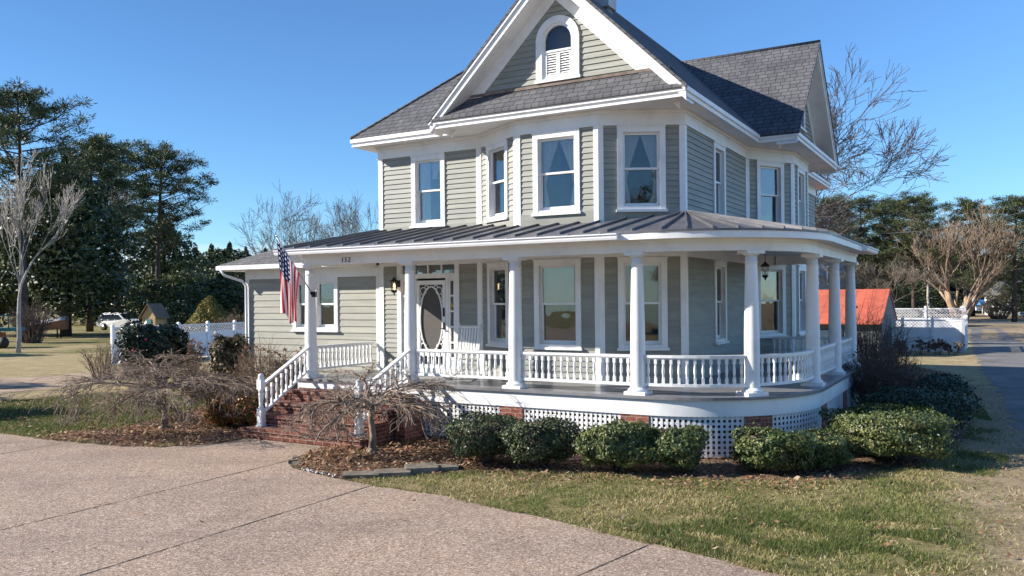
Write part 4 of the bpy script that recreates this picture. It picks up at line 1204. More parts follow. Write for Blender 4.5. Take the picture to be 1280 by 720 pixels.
kk = inpoly(tuft, fl_poly) & (field(tuft, 8, 4) > -.45)
blades('lush_grass', tuft[kk], .035, .085, .009, M['grassdark'], 'taller lush green grass patch in the front lawn', .5)
lg = [G(-30, 505), G(120, 492), G(280, 495), G(300, 505), G(215, 520), G(150, 535), G(90, 540), G(40, 548), G(0, 541), G(-30, 537)]
blades('lush_grass', scatter(lg, 32000), .03, .09, .014, M['grassdark'], 'shaded dark green grass beyond the left driveway edge', .5)
rg = [G(1060, 600), G(1130, 592), G(1197, 562), G(1214, 530), G(1222, 500), G(1250, 540), G(1262, 575), G(1230, 608), G(1130, 618)]
rp = scatter(rg, 14000); rp = rp[field(rp, 12, 2.2)+rng.normal(0, .25, len(rp)) > .35]
blades('lush_grass', rp, .03, .07, .010, M['grassdark'], 'green grass clumps beside the right hand clipped bush', .5)
hb_ = [U(-2.6, 21), U(-3.4, 14.4), U(-5.5, 13.7), U(-9.9, 13.7), U(-9.9, 12.2)]
isl = [G(455, 552), G(420, 558), G(385, 568), G(368, 576), G(376, 587), G(408, 595), G(432, 599), G(500, 594), G(560, 588), G(640, 586), G(700, 588), G(620, 560), G(560, 545)]
litter('fallen_leaves', scatter(isl, 3600), .02, .05, M['litter'], 'curled brown leaves round the foot of the right weeping tree', .02)
lp = scatter(bed, 7000); litter('fallen_leaves', lp, .015, .042, M['litter'], 'brown fallen leaves lying over the porch planting bed')
litter('fallen_leaves', scatter(bed2, 3500), .02, .05, M['litter'], 'brown fallen leaves under the left weeping tree')
litter('fallen_leaves', scatter(fl_poly, 520), .018, .042, M['litter'], 'few dry leaves scattered on the front lawn', .03)
ln = np.concatenate([scatter(lg, 1500), scatter([G(600, 590), G(720, 596), G(900, 604), G(1030, 600), G(1100, 596), G(1000, 618), G(800, 612), G(640, 604)], 420)])
litter('fallen_leaves', ln, .02, .045, M['litter'], 'dry leaves spilling from the beds onto the grass', .04)
dl = scatter([G(0, 700), G(100, 560), G(330, 552), G(440, 606), G(700, 660), G(800, 700)], 26); litter('fallen_leaves', dl, .015, .04, M['litter'], 'few dark leaves lying on the driveway')
def edge_tufts(poly, n, spread):
    L_ = [math.dist(a, b) for a, b in zip(poly[:-1], poly[1:])]; c = np.cumsum([0]+L_); q = rng.uniform(0, c[-1], n); o = []
    for t in q:
        i_ = min(len(L_)-1, int(np.searchsorted(c, t)-1)); f = (t-c[i_])/L_[i_]; o.append((poly[i_][0]+(poly[i_+1][0]-poly[i_][0])*f, poly[i_][1]+(poly[i_+1][1]-poly[i_][1])*f))
    return np.array(o)+rng.normal(0, spread, (n, 2))
eg = np.concatenate([edge_tufts(drive_r[7:], 5200, .035), edge_tufts(drive_l[1:7], 5200, .05), edge_tufts(bed[7:22], 4200, .06)])
eg = eg[field(eg, 21, 4) > -.35]
blades('edge_grass', eg, .02, .06, .011, M['grass'], 'ragged grass overhanging the driveway and bed edges', .9)
gbed = scatter([G(440, 560), G(400, 566), G(372, 578), G(420, 592), G(520, 590), G(600, 560), G(560, 548)], 2600)
blades('weed_tufts', gbed, .015, .05, .012, M['grass'], 'weedy green tufts in the bed round the right weeping tree', .8)

# ================================================================== PLANTS
def leaves_np(C, size, flat=.0, aspect=.55, out=None, up=0.0):
    n = len(C); nr = rng.normal(0, 1, (n, 3))
    if out is not None: nr = nr*.6+out*1.0
    nr[:, 2] += up
    nr /= np.linalg.norm(nr, axis=1)[:, None]+1e-9
    t = rng.normal(0, 1, (n, 3)); t -= nr*np.sum(t*nr, 1)[:, None]; t /= np.linalg.norm(t, axis=1)[:, None]+1e-9
    b = np.cross(nr, t); s = size*rng.uniform(.6, 1.35, n)[:, None]
    V = np.stack([C-t*s, C-b*s*aspect, C+t*s, C+b*s*aspect], 1)
    return V.reshape(-1, 3), np.arange(4*n).reshape(-1, 4)

def sphere_dirs(n):
    d = rng.normal(0, 1, (n, 3)); return d/np.linalg.norm(d, axis=1)[:, None]

def bumpy(d, seed, amp=.12, fr=2.6):
    r = np.random.default_rng(seed); f = np.zeros(len(d))
    for _ in range(7):
        k = r.normal(0, fr, 3); f += np.sin(d@k+r.uniform(0, 6.28))
    return 1+amp*f/2.6

def shrub_proto(seed, dims, n, size, mat, flat=2.4, core=True, stemmat=None, amp=.10):
    """clipped rounded shrub: leaf shell, sparse core, stems; unit origin at ground"""
    rx, ry, h = dims
    d = sphere_dirs(n); b = bumpy(d, seed, amp)
    r = b*bumpy(d, seed+50, amp*.5, 7.0)*(1-np.abs(rng.normal(0, .10, n)))
    p = d/(np.sum(np.abs(d)**3.6, 1)**(1/3.6))[:, None]*.92
    C = np.stack([p[:, 0]*rx*r, p[:, 1]*ry*r, h*.56+p[:, 2]*h*.44*r], 1)
    low = rng.random(n) > (C[:, 2]-h*.0)/(h*.20)
    C = C[~low | (rng.random(n) < .12)]; dd = d[~low | (rng.random(n) < 0)] if False else None
    # stray shoots standing out of the clipped surface
    k = rng.integers(0, len(C), n//90); q = C[k]-np.array([0, 0, h*.45]); q /= np.linalg.norm(q, axis=1)[:, None]; q[:, 2] = np.abs(q[:, 2])*.6+.35
    for t in (.03, .055, .08, .105): C = np.concatenate([C, C[k]+q*t*rng.uniform(.5, 1.3, (len(k), 1))])
    # bald dead patches
    dp = sphere_dirs(3); cc = (C-np.array([0, 0, h*.5]))/np.array([rx, ry, h*.5]); cc /= np.linalg.norm(cc, axis=1)[:, None]+1e-9
    for g in dp: 
        m_ = (cc@g) > .93; keep_ = ~m_ | (rng.random(len(C)) < .45); C = C[keep_]; cc = cc[keep_]
    V, Fc = leaves_np(C, size, out=(C-np.array([0, 0, h*.5]))/np.array([rx, ry, h*.5]))
    return V, Fc

def shrub(name, label, cat, px, Y, dims, n, size, mat, seed, group=None, rz=0, stem=True, stemmat='twig_brown', amp=.17, z0=.012):
    x = ray(px, 400)[0]*Y
    root = empty(name, label, cat, (x, Y, z0), rz, group)
    V, Fc = shrub_proto(seed, dims, n, size, mat, amp=amp)
    mesh_np('foliage', V, Fc, M[mat], root)
    r = random.Random(seed); mb = MB(); rx, ry, h = dims
    for k in range(16):
        a = r.uniform(0, 6.28); q = r.uniform(.2, .8)
        pts = [(r.uniform(-.08, .08), r.uniform(-.08, .08), 0), (math.cos(a)*rx*q*.5, math.sin(a)*ry*q*.5, h*.3), (math.cos(a)*rx*q, math.sin(a)*ry*q, h*.75)]
        mb.tube(pts, [.022, .014, .006], 5)
    # inner woody mass of dead twigs and old leaves
    d = sphere_dirs(900); C = np.stack([d[:, 0]*rx*.72, d[:, 1]*ry*.72, h*.55+d[:, 2]*h*.34], 1)*1.0
    V2, F2 = leaves_np(C, .07, aspect=.8, out=d)
    base = len(mb.v); mb.add([tuple(v) for v in V2], [tuple(f) for f in F2])
    mb.build('stems', M[stemmat], root)
    return root

bx = 'boxwoods along the porch lattice'
shrub('boxwood_shrub', 'dark green round boxwood leftmost of the row below the porch lattice', 'bush', 606, 13.9, (.66, .55, .78), 12000, 0.022, 'lf_boxdark', 1, bx)
shrub('boxwood_shrub', 'dark green boxwood under the brick pier, pressed against the leftmost bush', 'bush', 678, 13.65, (.60, .52, .77), 11000, 0.022, 'lf_boxdark', 2, bx)
shrub('boxwood_shrub', 'olive green boxwood just right of the first lattice gap', 'bush', 772, 13.25, (.64, .52, .76), 12000, 0.025, 'lf_box', 3, bx)
shrub('boxwood_shrub', 'smaller olive boxwood joined to its neighbour, left of the bare lattice corner', 'bush', 842, 13.2, (.54, .46, .68), 10000, 0.025, 'lf_box', 4, bx)
shrub('boxwood_shrub', 'full olive boxwood below the brick pier at the rounded porch corner', 'bush', 962, 12.95, (.55, .50, .67), 12000, 0.025, 'lf_box', 5, bx)
shrub('boxwood_shrub', 'low olive boxwood touching the large flat topped bush on the right', 'bush', 1024, 13.3, (.46, .42, .55), 9000, 0.025, 'lf_box', 6, bx)
shrub('boxwood_shrub', 'large flat topped sunlit yellow green bush at the right end of the porch bed', 'bush', 1110, 13.95, (.86, .95, .80), 22000, .026, 'lf_box', 7, bx)
jg = 'dark junipers beside the porch'
shrub('juniper_shrub', 'dark blue green juniper directly behind the large flat topped bush', 'bush', 1140, 16.6, (.86, .85, .86), 11000, .032, 'lf_jun', 8, jg)
shrub('juniper_shrub', 'dark spreading juniper farthest along the porch side, beside the bare brown shrub', 'bush', 1158, 18.8, (.86, .85, .90), 9000, .034, 'lf_jun', 9, jg)
cam = shrub('camellia_shrub', 'dark glossy camellia with pink blooms in front of the white lattice fence', 'bush', 194, 27.5, (1.0, .95, 2.05), 9000, .07, 'lf_cam', 10)
mb = MB()
for k in range(4):
    a = (-.3, .12, .45, -.6)[k]; z = (1.2, 1.55, 1.0, .8)[k]; y = -1.0*math.sqrt(max(.1, 1-(a/1.35)**2))
    for q in range(7):
        t = q*.9; mb.lathe([(.015, 0), (.028, .012), (.015, .02)], (a+.02*math.cos(t), y, z+.02*math.sin(t)), 6)
tag(mb.build('blooms', M['petal'], cam), kind='stuff')
shrub('hedge_shrub', 'brownish clipped hedge bush beside the addition corner', 'bush', 288, 21.6, (.45, .5, 1.85), 7000, .05, 'lf_hedge', 11)
shrub('nandina_shrub', 'low red and yellow nandina at the foot of the left stair newel', 'bush', 312, 18.2, (.42, .4, .66), 2600, .045, 'lf_nan', 12, 'nandinas by the steps', amp=.25)
shrub('nandina_shrub', 'low bronze green nandina left of the redder one by the steps', 'bush', 283, 18.4, (.40, .4, .60), 2400, .045, 'lf_nan', 13, 'nandinas by the steps', amp=.25)

def grow(mbs, p, d, r, L, depth, R, trop=.05, spread=.6, minr=.008, kids=(2, 3), seg=3, ratio=.72, wob=.18, sides=(7, 5, 4, 3), lvl=0):
    pts = [tuple(p)]; rad = [r]
    p = Vector(p); d = Vector(d).normalized()
    for i in range(seg):
        d = (d+Vector((R.gauss(0, wob), R.gauss(0, wob), R.gauss(0, wob)+trop))).normalized()
        p = p+d*(L/seg); pts.append(tuple(p)); rad.append(max(minr, r*(1-.38*(i+1)/seg)))
    mbs[0 if lvl == 0 else 1].tube(pts, rad, sides[min(lvl, len(sides)-1)], cap=(lvl == 0))
    if depth == 0: return
    nk = R.randint(*kids)
    for k in range(nk):
        i = seg if k == 0 or R.random() < .45 else R.randint(1, seg)
        ax = d.orthogonal().normalized(); ax.rotate(Matrix.Rotation(R.uniform(0, 6.283), 3, d))
        dd = d.copy(); dd.rotate(Matrix.Rotation(R.uniform(.35, 1.0)*spread*(.6 if k == 0 else 1.15), 3, ax))
        grow(mbs, pts[i], dd, max(minr, rad[i]*(.82 if k == 0 else .62)), L*ratio*R.uniform(.8, 1.15), depth-1, R, trop, spread, minr, kids, seg, ratio, wob, sides, lvl+1)

PROTO = {}
def tree_from(key, name, label, cat, loc, s, rz, group=None, sz=None):
    """copy a prototype tree (trunk + crown meshes) as its own thing"""
    root = empty(name, label, cat, loc, rz, group); root.scale = (s, s, sz or s)
    for nm, me in PROTO[key]:
        o = bpy.data.objects.new(nm, me); COL.objects.link(o); o.parent = root
    return root
def store(key, objs):
    PROTO[key] = [(n, o.data) for n, o in objs]
    for n, o in objs: bpy.data.objects.remove(o)

def bare_proto(key, seed, bark, H=10, depth=6, spread=.62, trop=.06, r0=.2, first=.24, kids=(2, 3), ratio=.76, minr=.012, wob=.14):
    R = random.Random(seed); mbs = (MB(), MB())
    grow(mbs, (0, 0, -.1), (0, 0, 1), r0, H*first, depth, R, trop, spread, minr, kids, 3, ratio, wob)
    zmax = max(v[2] for v in mbs[1].v); k = H/zmax
    for mbx in mbs: mbx.v = [(a*k, b*k, c*k) for a, b, c in mbx.v]
    store(key, [('trunk', mbs[0].build('trunk', M[bark])), ('branches', mbs[1].build('branches', M[bark]))])
bare_proto('bareA', 12, 'bark', 10, 6, .62, .05, .14, .21, (3, 3), .79, .009, .13)
bare_proto('bareB', 30, 'bark_dark', 10, 6, .66, .05, .15, .21, (3, 3), .79, .009, .17)
bare_proto('bareC', 21, 'bark_pale', 10, 6, .46, .12, .13, .24, (3, 3), .76, .010, .11)
bare_proto('bareD', 1, 'bark_grey', 10, 7, .70, .05, .15, .20, (3, 4), .78, .007, .15)
# crepe myrtle: many stems from one foot
R = random.Random(4); mbs = (MB(), MB())
for k in range(11):
    a = k*.571+R.uniform(-.2, .2); t = R.uniform(.12, .55)
    dd = (math.cos(a)*t, math.sin(a)*t, 1)
    m2 = (mbs[0], mbs[1])
    grow(m2, (math.cos(a)*.22, math.sin(a)*.22, -.05), dd, R.uniform(.10, .15), 2.6, 5, R, .07, .48, .011, (3, 3), 3, .74, .11)
zmax = max(v[2] for v in mbs[1].v); k = 10/zmax
for mbx in mbs: mbx.v = [(a*k, b*k, c*k) for a, b, c in mbx.v]
store('crepe', [('trunk', mbs[0].build('trunk', M['bark_tan'])), ('branches', mbs[1].build('branches', M['twig_tan']))])

def pine_proto(key, seed, H=10, lo=.42, rad=.26, clumps=3, n_br=46, flat=False):
    R = random.Random(seed); tr, C, D = MB(), [], []
    lean = (R.uniform(-.3, .3), R.uniform(-.3, .3))
    trunk = [(lean[0]*(t**2), lean[1]*(t**2), H*t*.98) for t in np.linspace(0, 1, 9)]
    tr.tube(trunk, [.17*(1-.8*t) for t in np.linspace(0, 1, 9)], 8)
    for k in range(n_br):
        t = lo+(1-lo)*((k+R.random())/n_br)**.85
        z = H*t*.97; prof = math.sin(min(1, (1-t)/(1-lo)*1.15+.12)*math.pi*.62)**.8
        L = H*rad*prof*R.uniform(.65, 1.15); a = k*2.4+R.uniform(-.4, .4)
        up = R.uniform(.0, .45)
        p0 = Vector((lean[0]*t*t, lean[1]*t*t, z)); d = Vector((math.cos(a), math.sin(a), up))
        p1 = p0+d*L*.55; p2 = p0+d*L+Vector((0, 0, L*.14))
        tr.tube([tuple(p0), tuple(p1), tuple(p2)], [.035, .022, .01], 4, cap=False)
        for c in range(clumps+1):
            f = .42+.58*c/clumps; q = p0+(p2-p0)*f
            C.append(q+Vector((R.gauss(0, .16), R.gauss(0, .16), R.gauss(.06, .10)))); D.append(R.uniform(.75, 1.2))
    C = np.array([tuple(c) for c in C]); D = np.array(D)
    per = 130; n = len(C)*per
    d = sphere_dirs(n); d[:, 2] = d[:, 2]*.75+.18
    base = np.repeat(C, per, 0); s = np.repeat(D, per)*.42
    ctr = base+d*(s*rng.uniform(.15, 1.0, n))[:, None]*np.array([1.15, 1.15, .8])
    # needle bunches: thin quads along d
    t = d/np.linalg.norm(d, axis=1)[:, None]; w = np.cross(t, rng.normal(0, 1, (n, 3))); w /= np.linalg.norm(w, axis=1)[:, None]
    l = .085*rng.uniform(.7, 1.4, n)[:, None]; wd = .017
    V = np.stack([ctr-t*l, ctr-w*wd, ctr+t*l, ctr+w*wd], 1).reshape(-1, 3)
    ob = mesh_np('crown', V, np.arange(4*n).reshape(-1, 4), M['lf_pine'])
    store(key, [('trunk', tr.build('trunk', M['bark_dark'])), ('crown', ob)])
pine_proto('pineA', 31, 10, .42, .27, 3, 54)
pine_proto('pineB', 32, 10, .18, .25, 3, 74)
pine_proto('pineC', 33, 10, .55, .25, 3, 34)

def broad_proto(key, seed, mat, H=10, wid=.36, lo=.06, lobes=26, n=15000, size=.16, trunkr=.28, bark='bark_dark'):
    R = random.Random(seed); r2 = np.random.default_rng(seed)
    tr = MB(); tr.tube([(0, 0, -.1), (.02, .02, H*.25), (.05, 0, H*.6), (0, .05, H*.85)], [trunkr, trunkr*.75, trunkr*.45, .05], 9)
    Cs, Os = [], []
    for k in range(lobes):
        t = lo+(1-lo)*(k+.5)/lobes; a = k*2.4+R.uniform(-.3, .3)
        prof = wid*H*(math.sin(math.pi*min(1, (t*.88+.16)))**.7)
        q = R.uniform(.35, .75); c = np.array([math.cos(a)*prof*q, math.sin(a)*prof*q, H*(t*.86+.05)])
        rr = np.array([prof*.52, prof*.52, H*.095])*R.uniform(.8, 1.2)+.15
        tr.tube([(0, 0, max(.6, c[2]-.9)), tuple(c)], [.07, .02], 4, cap=False)
        m = n//lobes; d = sphere_dirs(m); b = bumpy(d, seed+k, .22)
        Cs.append(c+d*rr*(b*(1-np.abs(r2.normal(0, .16, m))))[:, None]); Os.append(d)
    V, Fc = leaves_np(np.concatenate(Cs), size, out=np.concatenate(Os), aspect=.5)
    ob = mesh_np('crown', V, Fc, M[mat])
    store(key, [('trunk', tr.build('trunk', M[bark])), ('crown', ob)])
broad_proto('magnolia', 41, 'lf_mag', 10, .34, .17, 34, 24000, .13)
broad_proto('holly', 42, 'lf_holly', 10, .62, .02, 24, 12000, .20)
broad_proto('cedar', 43, 'lf_pine', 10, .32, .0, 26, 12000, .16)
broad_proto('oakgreen', 44, 'lf_mag', 10, .45, .12, 26, 12000, .18)

def at(px, Y, z=0): return (ray(px, 390)[0]*Y, Y, z)
def top_h(px, ytop, Y): return P(px, ytop, Y)[2]
def T(key, name, label, px, Y, ytop, rz, group=None, cat='tree', wide=1.0):
    h = top_h(px, ytop, Y); s = h/10
    r = tree_from(key, name, label, cat, at(px, Y), s*wide, rz, group, s)
    return r

tl = 'trees at the left of the house'; tb = 'bare trees behind the low wing'; tr_ = 'trees beyond the right fence'
T('pineA', 'pine_tree', 'tallest open crowned pine rising at the left edge above all other trees', 30, 62, 118, 1.0, tl)
T('bareC', 'bare_tree', 'pale sunlit bare tree with upswept limbs standing nearest at the left edge', 22, 46.5, 176, .6, tl, wide=.82)
T('magnolia', 'magnolia_tree', 'huge dark glossy magnolia with low sweeping branches, left of the parked white car', 82, 69, 192, .3, tl, wide=1.1)
T('pineB', 'pine_tree', 'dense dark pine standing behind the magnolia top', 112, 80, 176, 2.0, tl, wide=1.1)
T('pineC', 'pine_tree', 'round topped pine just right of the magnolia, above the parked white car', 146, 92, 181, .2, tl, wide=1.05)
T('pineA', 'pine_tree', 'pine with drooping right side at the open sky edge of the left grove', 197, 90, 187, 3.4, tl, wide=1.05)
T('bareC', 'bare_tree', 'pale bare tree in front of the pines above the parked white car', 161, 88, 205, 2.2, tl, wide=.8)
T('cedar', 'evergreen_tree', 'dark evergreen filling the gap under the right hand pine', 205, 96, 262, 1.2, tl, wide=1.1)
T('cedar', 'evergreen_tree', 'broad dark evergreen behind the white car roof', 128, 104, 318, .4, tl, 'tree', 2.1)
T('oakgreen', 'evergreen_tree', 'dark evergreen at the left edge behind the pale bare tree', -5, 72, 240, 2.4, tl, wide=1.0)
T('holly', 'holly_tree', 'sunlit yellow green broad holly behind the little tan playhouse', 224, 76, 331, 1.0, tl, wide=1.35)
T('holly', 'holly_tree', 'medium green rounded evergreen between magnolia and playhouse, over the car', 152, 100, 342, 2.9, tl, wide=1.7)
T('cedar', 'evergreen_tree', 'dark bushy evergreen right of the playhouse, behind the golden conifer', 277, 70, 340, 2.1, tl, wide=2.2)
T('cedar', 'evergreen_tree', 'dark drooping evergreen leaning over the tan playhouse roof', 226, 63, 371, .7, tl, 'bush', 2.2)
# far treeline: each crown its own thing
ft = 'far treeline beyond the low wing'
for i, (px, yt, key, lab) in enumerate((
        (222, 318, 'oakgreen', 'far hazy green tree just right of the left grove, lowest of the far treeline'),
        (246, 309, 'cedar', 'far rounded tree of the treeline in the gap above the holly'),
        (266, 305, 'oakgreen', 'far tree of the treeline directly above the golden conifer'),
        (288, 303, 'oakgreen', 'far tallest tree of the treeline left of the low wing roof'),
        (308, 308, 'cedar', 'far tree touching the left gutter end of the low wing roof'),
        (332, 310, 'oakgreen', 'far tree half hidden behind the flag and the low wing roof'))):
    T(key, 'evergreen_tree', lab, px, 170, yt, i*1.3, ft, wide=1.15)
for (px, Y, yt, key, rz, lab, w) in (
        (346, 58, 229, 'bareB', .5, 'bare forked tree directly above the flag', .9),
        (392, 70, 238, 'bareA', 1.9, 'bare brown tree second from the flag above the porch roof', .7),
        (420, 66, 234, 'bareB', 2.7, 'bare tree with a straight stem midway between flag and house wall', .7),
        (446, 74, 242, 'bareA', .2, 'thin bare tree second from the upper house wall', .55),
        (466, 68, 233, 'bareB', 4.0, 'bare tree touching the left corner of the upper storey', .75)):
    T(key, 'bare_tree', lab, px, Y, yt, rz, tb, wide=w)
T('bareD', 'bare_tree', 'tall wide spreading bare tree behind the right gable', 988, 52, 62, 3.0, wide=1.05)
for (px, Y, yt, key, rz, lab, w) in (
        (1040, 88, 250, 'pineB', .4, 'pine with yellowish crown just right of the rear porch columns', 1.25),
        (1078, 92, 249, 'pineC', 1.4, 'dark pine second from the house among the right hand trees', 1.2),
        (1112, 90, 251, 'pineB', 2.6, 'pine third from the house above the orange roof end', 1.2),
        (1142, 84, 246, 'pineA', 3.1, 'pine with a bright tuft on top left of the tan crepe myrtle', 1.1),
        (1216, 105, 252, 'pineB', 4.2, 'rounded pine directly behind the crepe myrtle crown', 1.2),
        (1268, 82, 249, 'pineA', .9, 'large dark pine at the right edge of the picture', 1.25),
        (1292, 92, 256, 'pineB', 2.2, 'pine cut by the right picture edge, behind the larger dark one', 1.3)):
    T(key, 'pine_tree', lab, px, Y, yt, rz, tr_, wide=w)
for (px, Y, yt, key, rz, lab, w) in (
        (1162, 95, 240, 'bareC', .3, 'pale bare tree between the bright tufted pine and the crepe myrtle', .9),
        (1100, 72, 318, 'bareA', 2.0, 'low tangled bare tree above the orange roof', 1.9),
        (1068, 76, 322, 'bareB', 5.0, 'low grey bare tree behind the last porch column', 1.9),
        (1135, 74, 315, 'bareA', 1.0, 'tangled bare tree left of the crepe myrtle, over the white fence', 1.7),
        (1238, 98, 330, 'bareB', 1.6, 'dark bare tree with a thin straight trunk right of the crepe myrtle', 1.0)):
    T(key, 'bare_tree', lab, px, Y, yt, rz, tr_, wide=w)
for i, (px, yt, key, lab) in enumerate((
        (1030, 296, 'cedar', 'far dark tree seen just past the rear porch columns'), (1066, 302, 'oakgreen', 'far dark tree above the middle of the orange roof'),
        (1098, 296, 'cedar', 'far dark tree above the end of the orange roof'), (1132, 303, 'oakgreen', 'far dark tree above the porch side end of the white fence'),
        (1163, 298, 'cedar', 'far dark tree left of the crepe myrtle stems'), (1196, 300, 'oakgreen', 'far dark tree directly behind the crepe myrtle stems'),
        (1256, 318, 'oakgreen', 'far dark tree right of the crepe myrtle over the lane end'), (1290, 300, 'cedar', 'far dark tree cut by the right picture edge'))):
    T(key, 'evergreen_tree', lab, px, 125+6*(i % 3), yt, i*1.1, 'far treeline beyond the right fence', wide=(1.6, 1.3)[i % 2])
T('crepe', 'crepe_myrtle', 'vase shaped many stemmed tan crepe myrtle at the end of the white fence', 1200, 82, 250, .0, None, wide=1.45)
for (px, Y, yt, rz, lab) in ((1095, 100, 345, .4, 'dark evergreen undergrowth behind the orange roof end'), (1150, 108, 350, 1.4, 'dark evergreen undergrowth behind the white lattice fence'), (1283, 100, 350, 3, 'dark evergreen under the right edge pine'), (1050, 104, 340, 2, 'dark evergreen between the rear porch columns')):
    T('oakgreen', 'evergreen_tree', lab, px, Y, yt, rz, tr_, wide=2.6)
# trees standing left of the view: their shadows lie across the lawn
for (x, y, key, h, rz, lab) in ((-27, 20.5, 'magnolia', 9.0, 1, 'evergreen outside the left frame nearest the driveway'), (-34, 23.5, 'oakgreen', 11, 2, 'evergreen outside the left frame farther along the lawn'), (-30, 27.5, 'oakgreen', 8, 1, 'low evergreen outside the left frame level with the fence'), (-40, 44, 'oakgreen', 8.5, 3, 'evergreen outside the left frame level with the pale bare tree'), (-54, 60, 'oakgreen', 10, 3, 'farthest evergreen outside the left frame')):
    tree_from(key, 'evergreen_tree', lab, 'tree', (x, y, 0), h/10, rz, 'trees outside the left frame')

for (x, y, key, h, rz) in ((-34, -24, 'oakgreen', 12, 0), (-20, -34, 'bareB', 15, 1), (-8, -30, 'oakgreen', 11, 2), (3, -38, 'bareD', 16, 3), (13, -33, 'pineB', 15, 4), (25, -36, 'bareA', 15, 5), (34, -28, 'oakgreen', 12, 1.5), (46, -20, 'pineB', 14, .5)):
    tree_from(key, 'street_tree', 'tree across the street from the porch, mirrored in the window panes', 'tree', (x, y, 0), h/10, rz, 'trees across the street')
# golden conifer
root = empty('golden_conifer', 'small golden green cone shaped conifer behind the white lattice fence', 'tree', at(262, 50), 0)
n = 7000; t = rng.random(n)**.7; a = rng.uniform(0, 6.28, n); rr = 1.95*(1-t)**.75*(1-np.abs(rng.normal(0, .12, n)))*(1+.12*np.sin(a*5+t*9))
C = np.stack([np.cos(a)*rr, np.sin(a)*rr, .2+t*2.85], 1); V, Fc = leaves_np(C, .10, aspect=.35, out=np.stack([np.cos(a)*.6, np.sin(a)*.6, np.full(n, .9)], 1)); mesh_np('foliage', V, Fc, M['lf_gold'], root)
mb = MB(); mb.tube([(0, 0, 0), (0, 0, 2.4)], [.1, .03], 6); mb.build('trunk', M['bark_dark'], root)

# weeping trees
def weeping(label, loc, Ht, R0, seed, trunk_h, mat='bark_maple', nb=15, droop=1.0, zmin=.3, kids=(5, 4, 3)):
    root = empty('weeping_tree', label, 'tree', loc, 0, 'small weeping trees before the house'); R = random.Random(seed)
    tr, br = MB(), MB()
    tk = [(0, 0, -.02), (.02, .01, trunk_h*.3), (-.02, .02, trunk_h*.65), (.03, -.01, trunk_h)]
    tr.tube(tk, [.085, .058, .052, .055], 9); tr.tube([(0, 0, -.01), (0, 0, .06)], [.14, .07], 9)
    for k in range(3):
        a = k*2.1+.4; tr.tube([(0, 0, .1), (.1*math.cos(a), .1*math.sin(a), .03), (.26*math.cos(a), .26*math.sin(a), -.01)], [.05, .04, .015], 6)
    W = (.20, .24, .26, .26)
    def droopy(p, d, L, r, lvl):
        p = Vector(p); d = Vector(d).normalized(); n = (10, 7, 5, 4)[lvl]; pts = [tuple(p)]; rad = [r]
        for i in range(n):
            f = (i+1)/n
            g = (.30*f*f, .16*f+.02, .12, .14)[lvl]*droop
            d = (d+Vector((R.gauss(0, W[lvl]), R.gauss(0, W[lvl]), R.gauss(0, W[lvl]*.8)-g))).normalized()
            if p.z < zmin and d.z < 0: d.z *= -.2; d.normalize()
            p = p+d*L/n
            pts.append(tuple(p)); rad.append(max(.0055, r*(1-.66*f)))
        br.tube(pts, rad, (6, 5, 4, 3)[lvl], cap=False)
        if lvl < 3:
            for k in range(kids[lvl]):
                i = R.randint(1 if lvl else 2, n-1); q = Vector(pts[i]); dd = (Vector(pts[i+1])-q).normalized()
                ax = Vector((R.gauss(0, .5), R.gauss(0, .5), R.gauss(0, 1))).normalized()
                dd.rotate(Matrix.Rotation(R.uniform(.4, 1.0)*R.choice((-1, 1)), 3, ax)); dd.z += R.uniform(-.05, .25)
                droopy(q, dd, L*R.uniform(.40, .66), max(.006, rad[i]*.66), lvl+1)
    for k in range(nb):
        a = k*6.283/nb+R.uniform(-.25, .25); up = R.uniform(.35, 1.1)
        droopy((.02*math.cos(a), .02*math.sin(a), trunk_h*R.uniform(.8, 1.0)), (math.cos(a), math.sin(a), up), R0*R.uniform(1.0, 1.3), R.uniform(.034, .056), 0)
    zmax = max(v[2] for v in br.v); zz = trunk_h*.8
    br.v = [(x, y, z if z < zz else zz+(z-zz)*(Ht-zz)/(zmax-zz)) for x, y, z in br.v]
    tr.build('trunk', M[mat], root); br.build('branches', M[mat], root)
x, y = G(465, 567); weeping('leafless weeping tree on the leaf covered bed in front of the brick steps', (x, y, .01), 1.62, 1.30, 8, 1.0, nb=13, zmin=.45, kids=(7, 5, 3), droop=.9)
x, y = G(205, 537); weeping('leafless dense weeping tree on the lawn left of the driveway', (x, y, .01), 1.84, 1.75, 15, 1.05, nb=15, zmin=.35, kids=(9, 6, 4), droop=1.1)

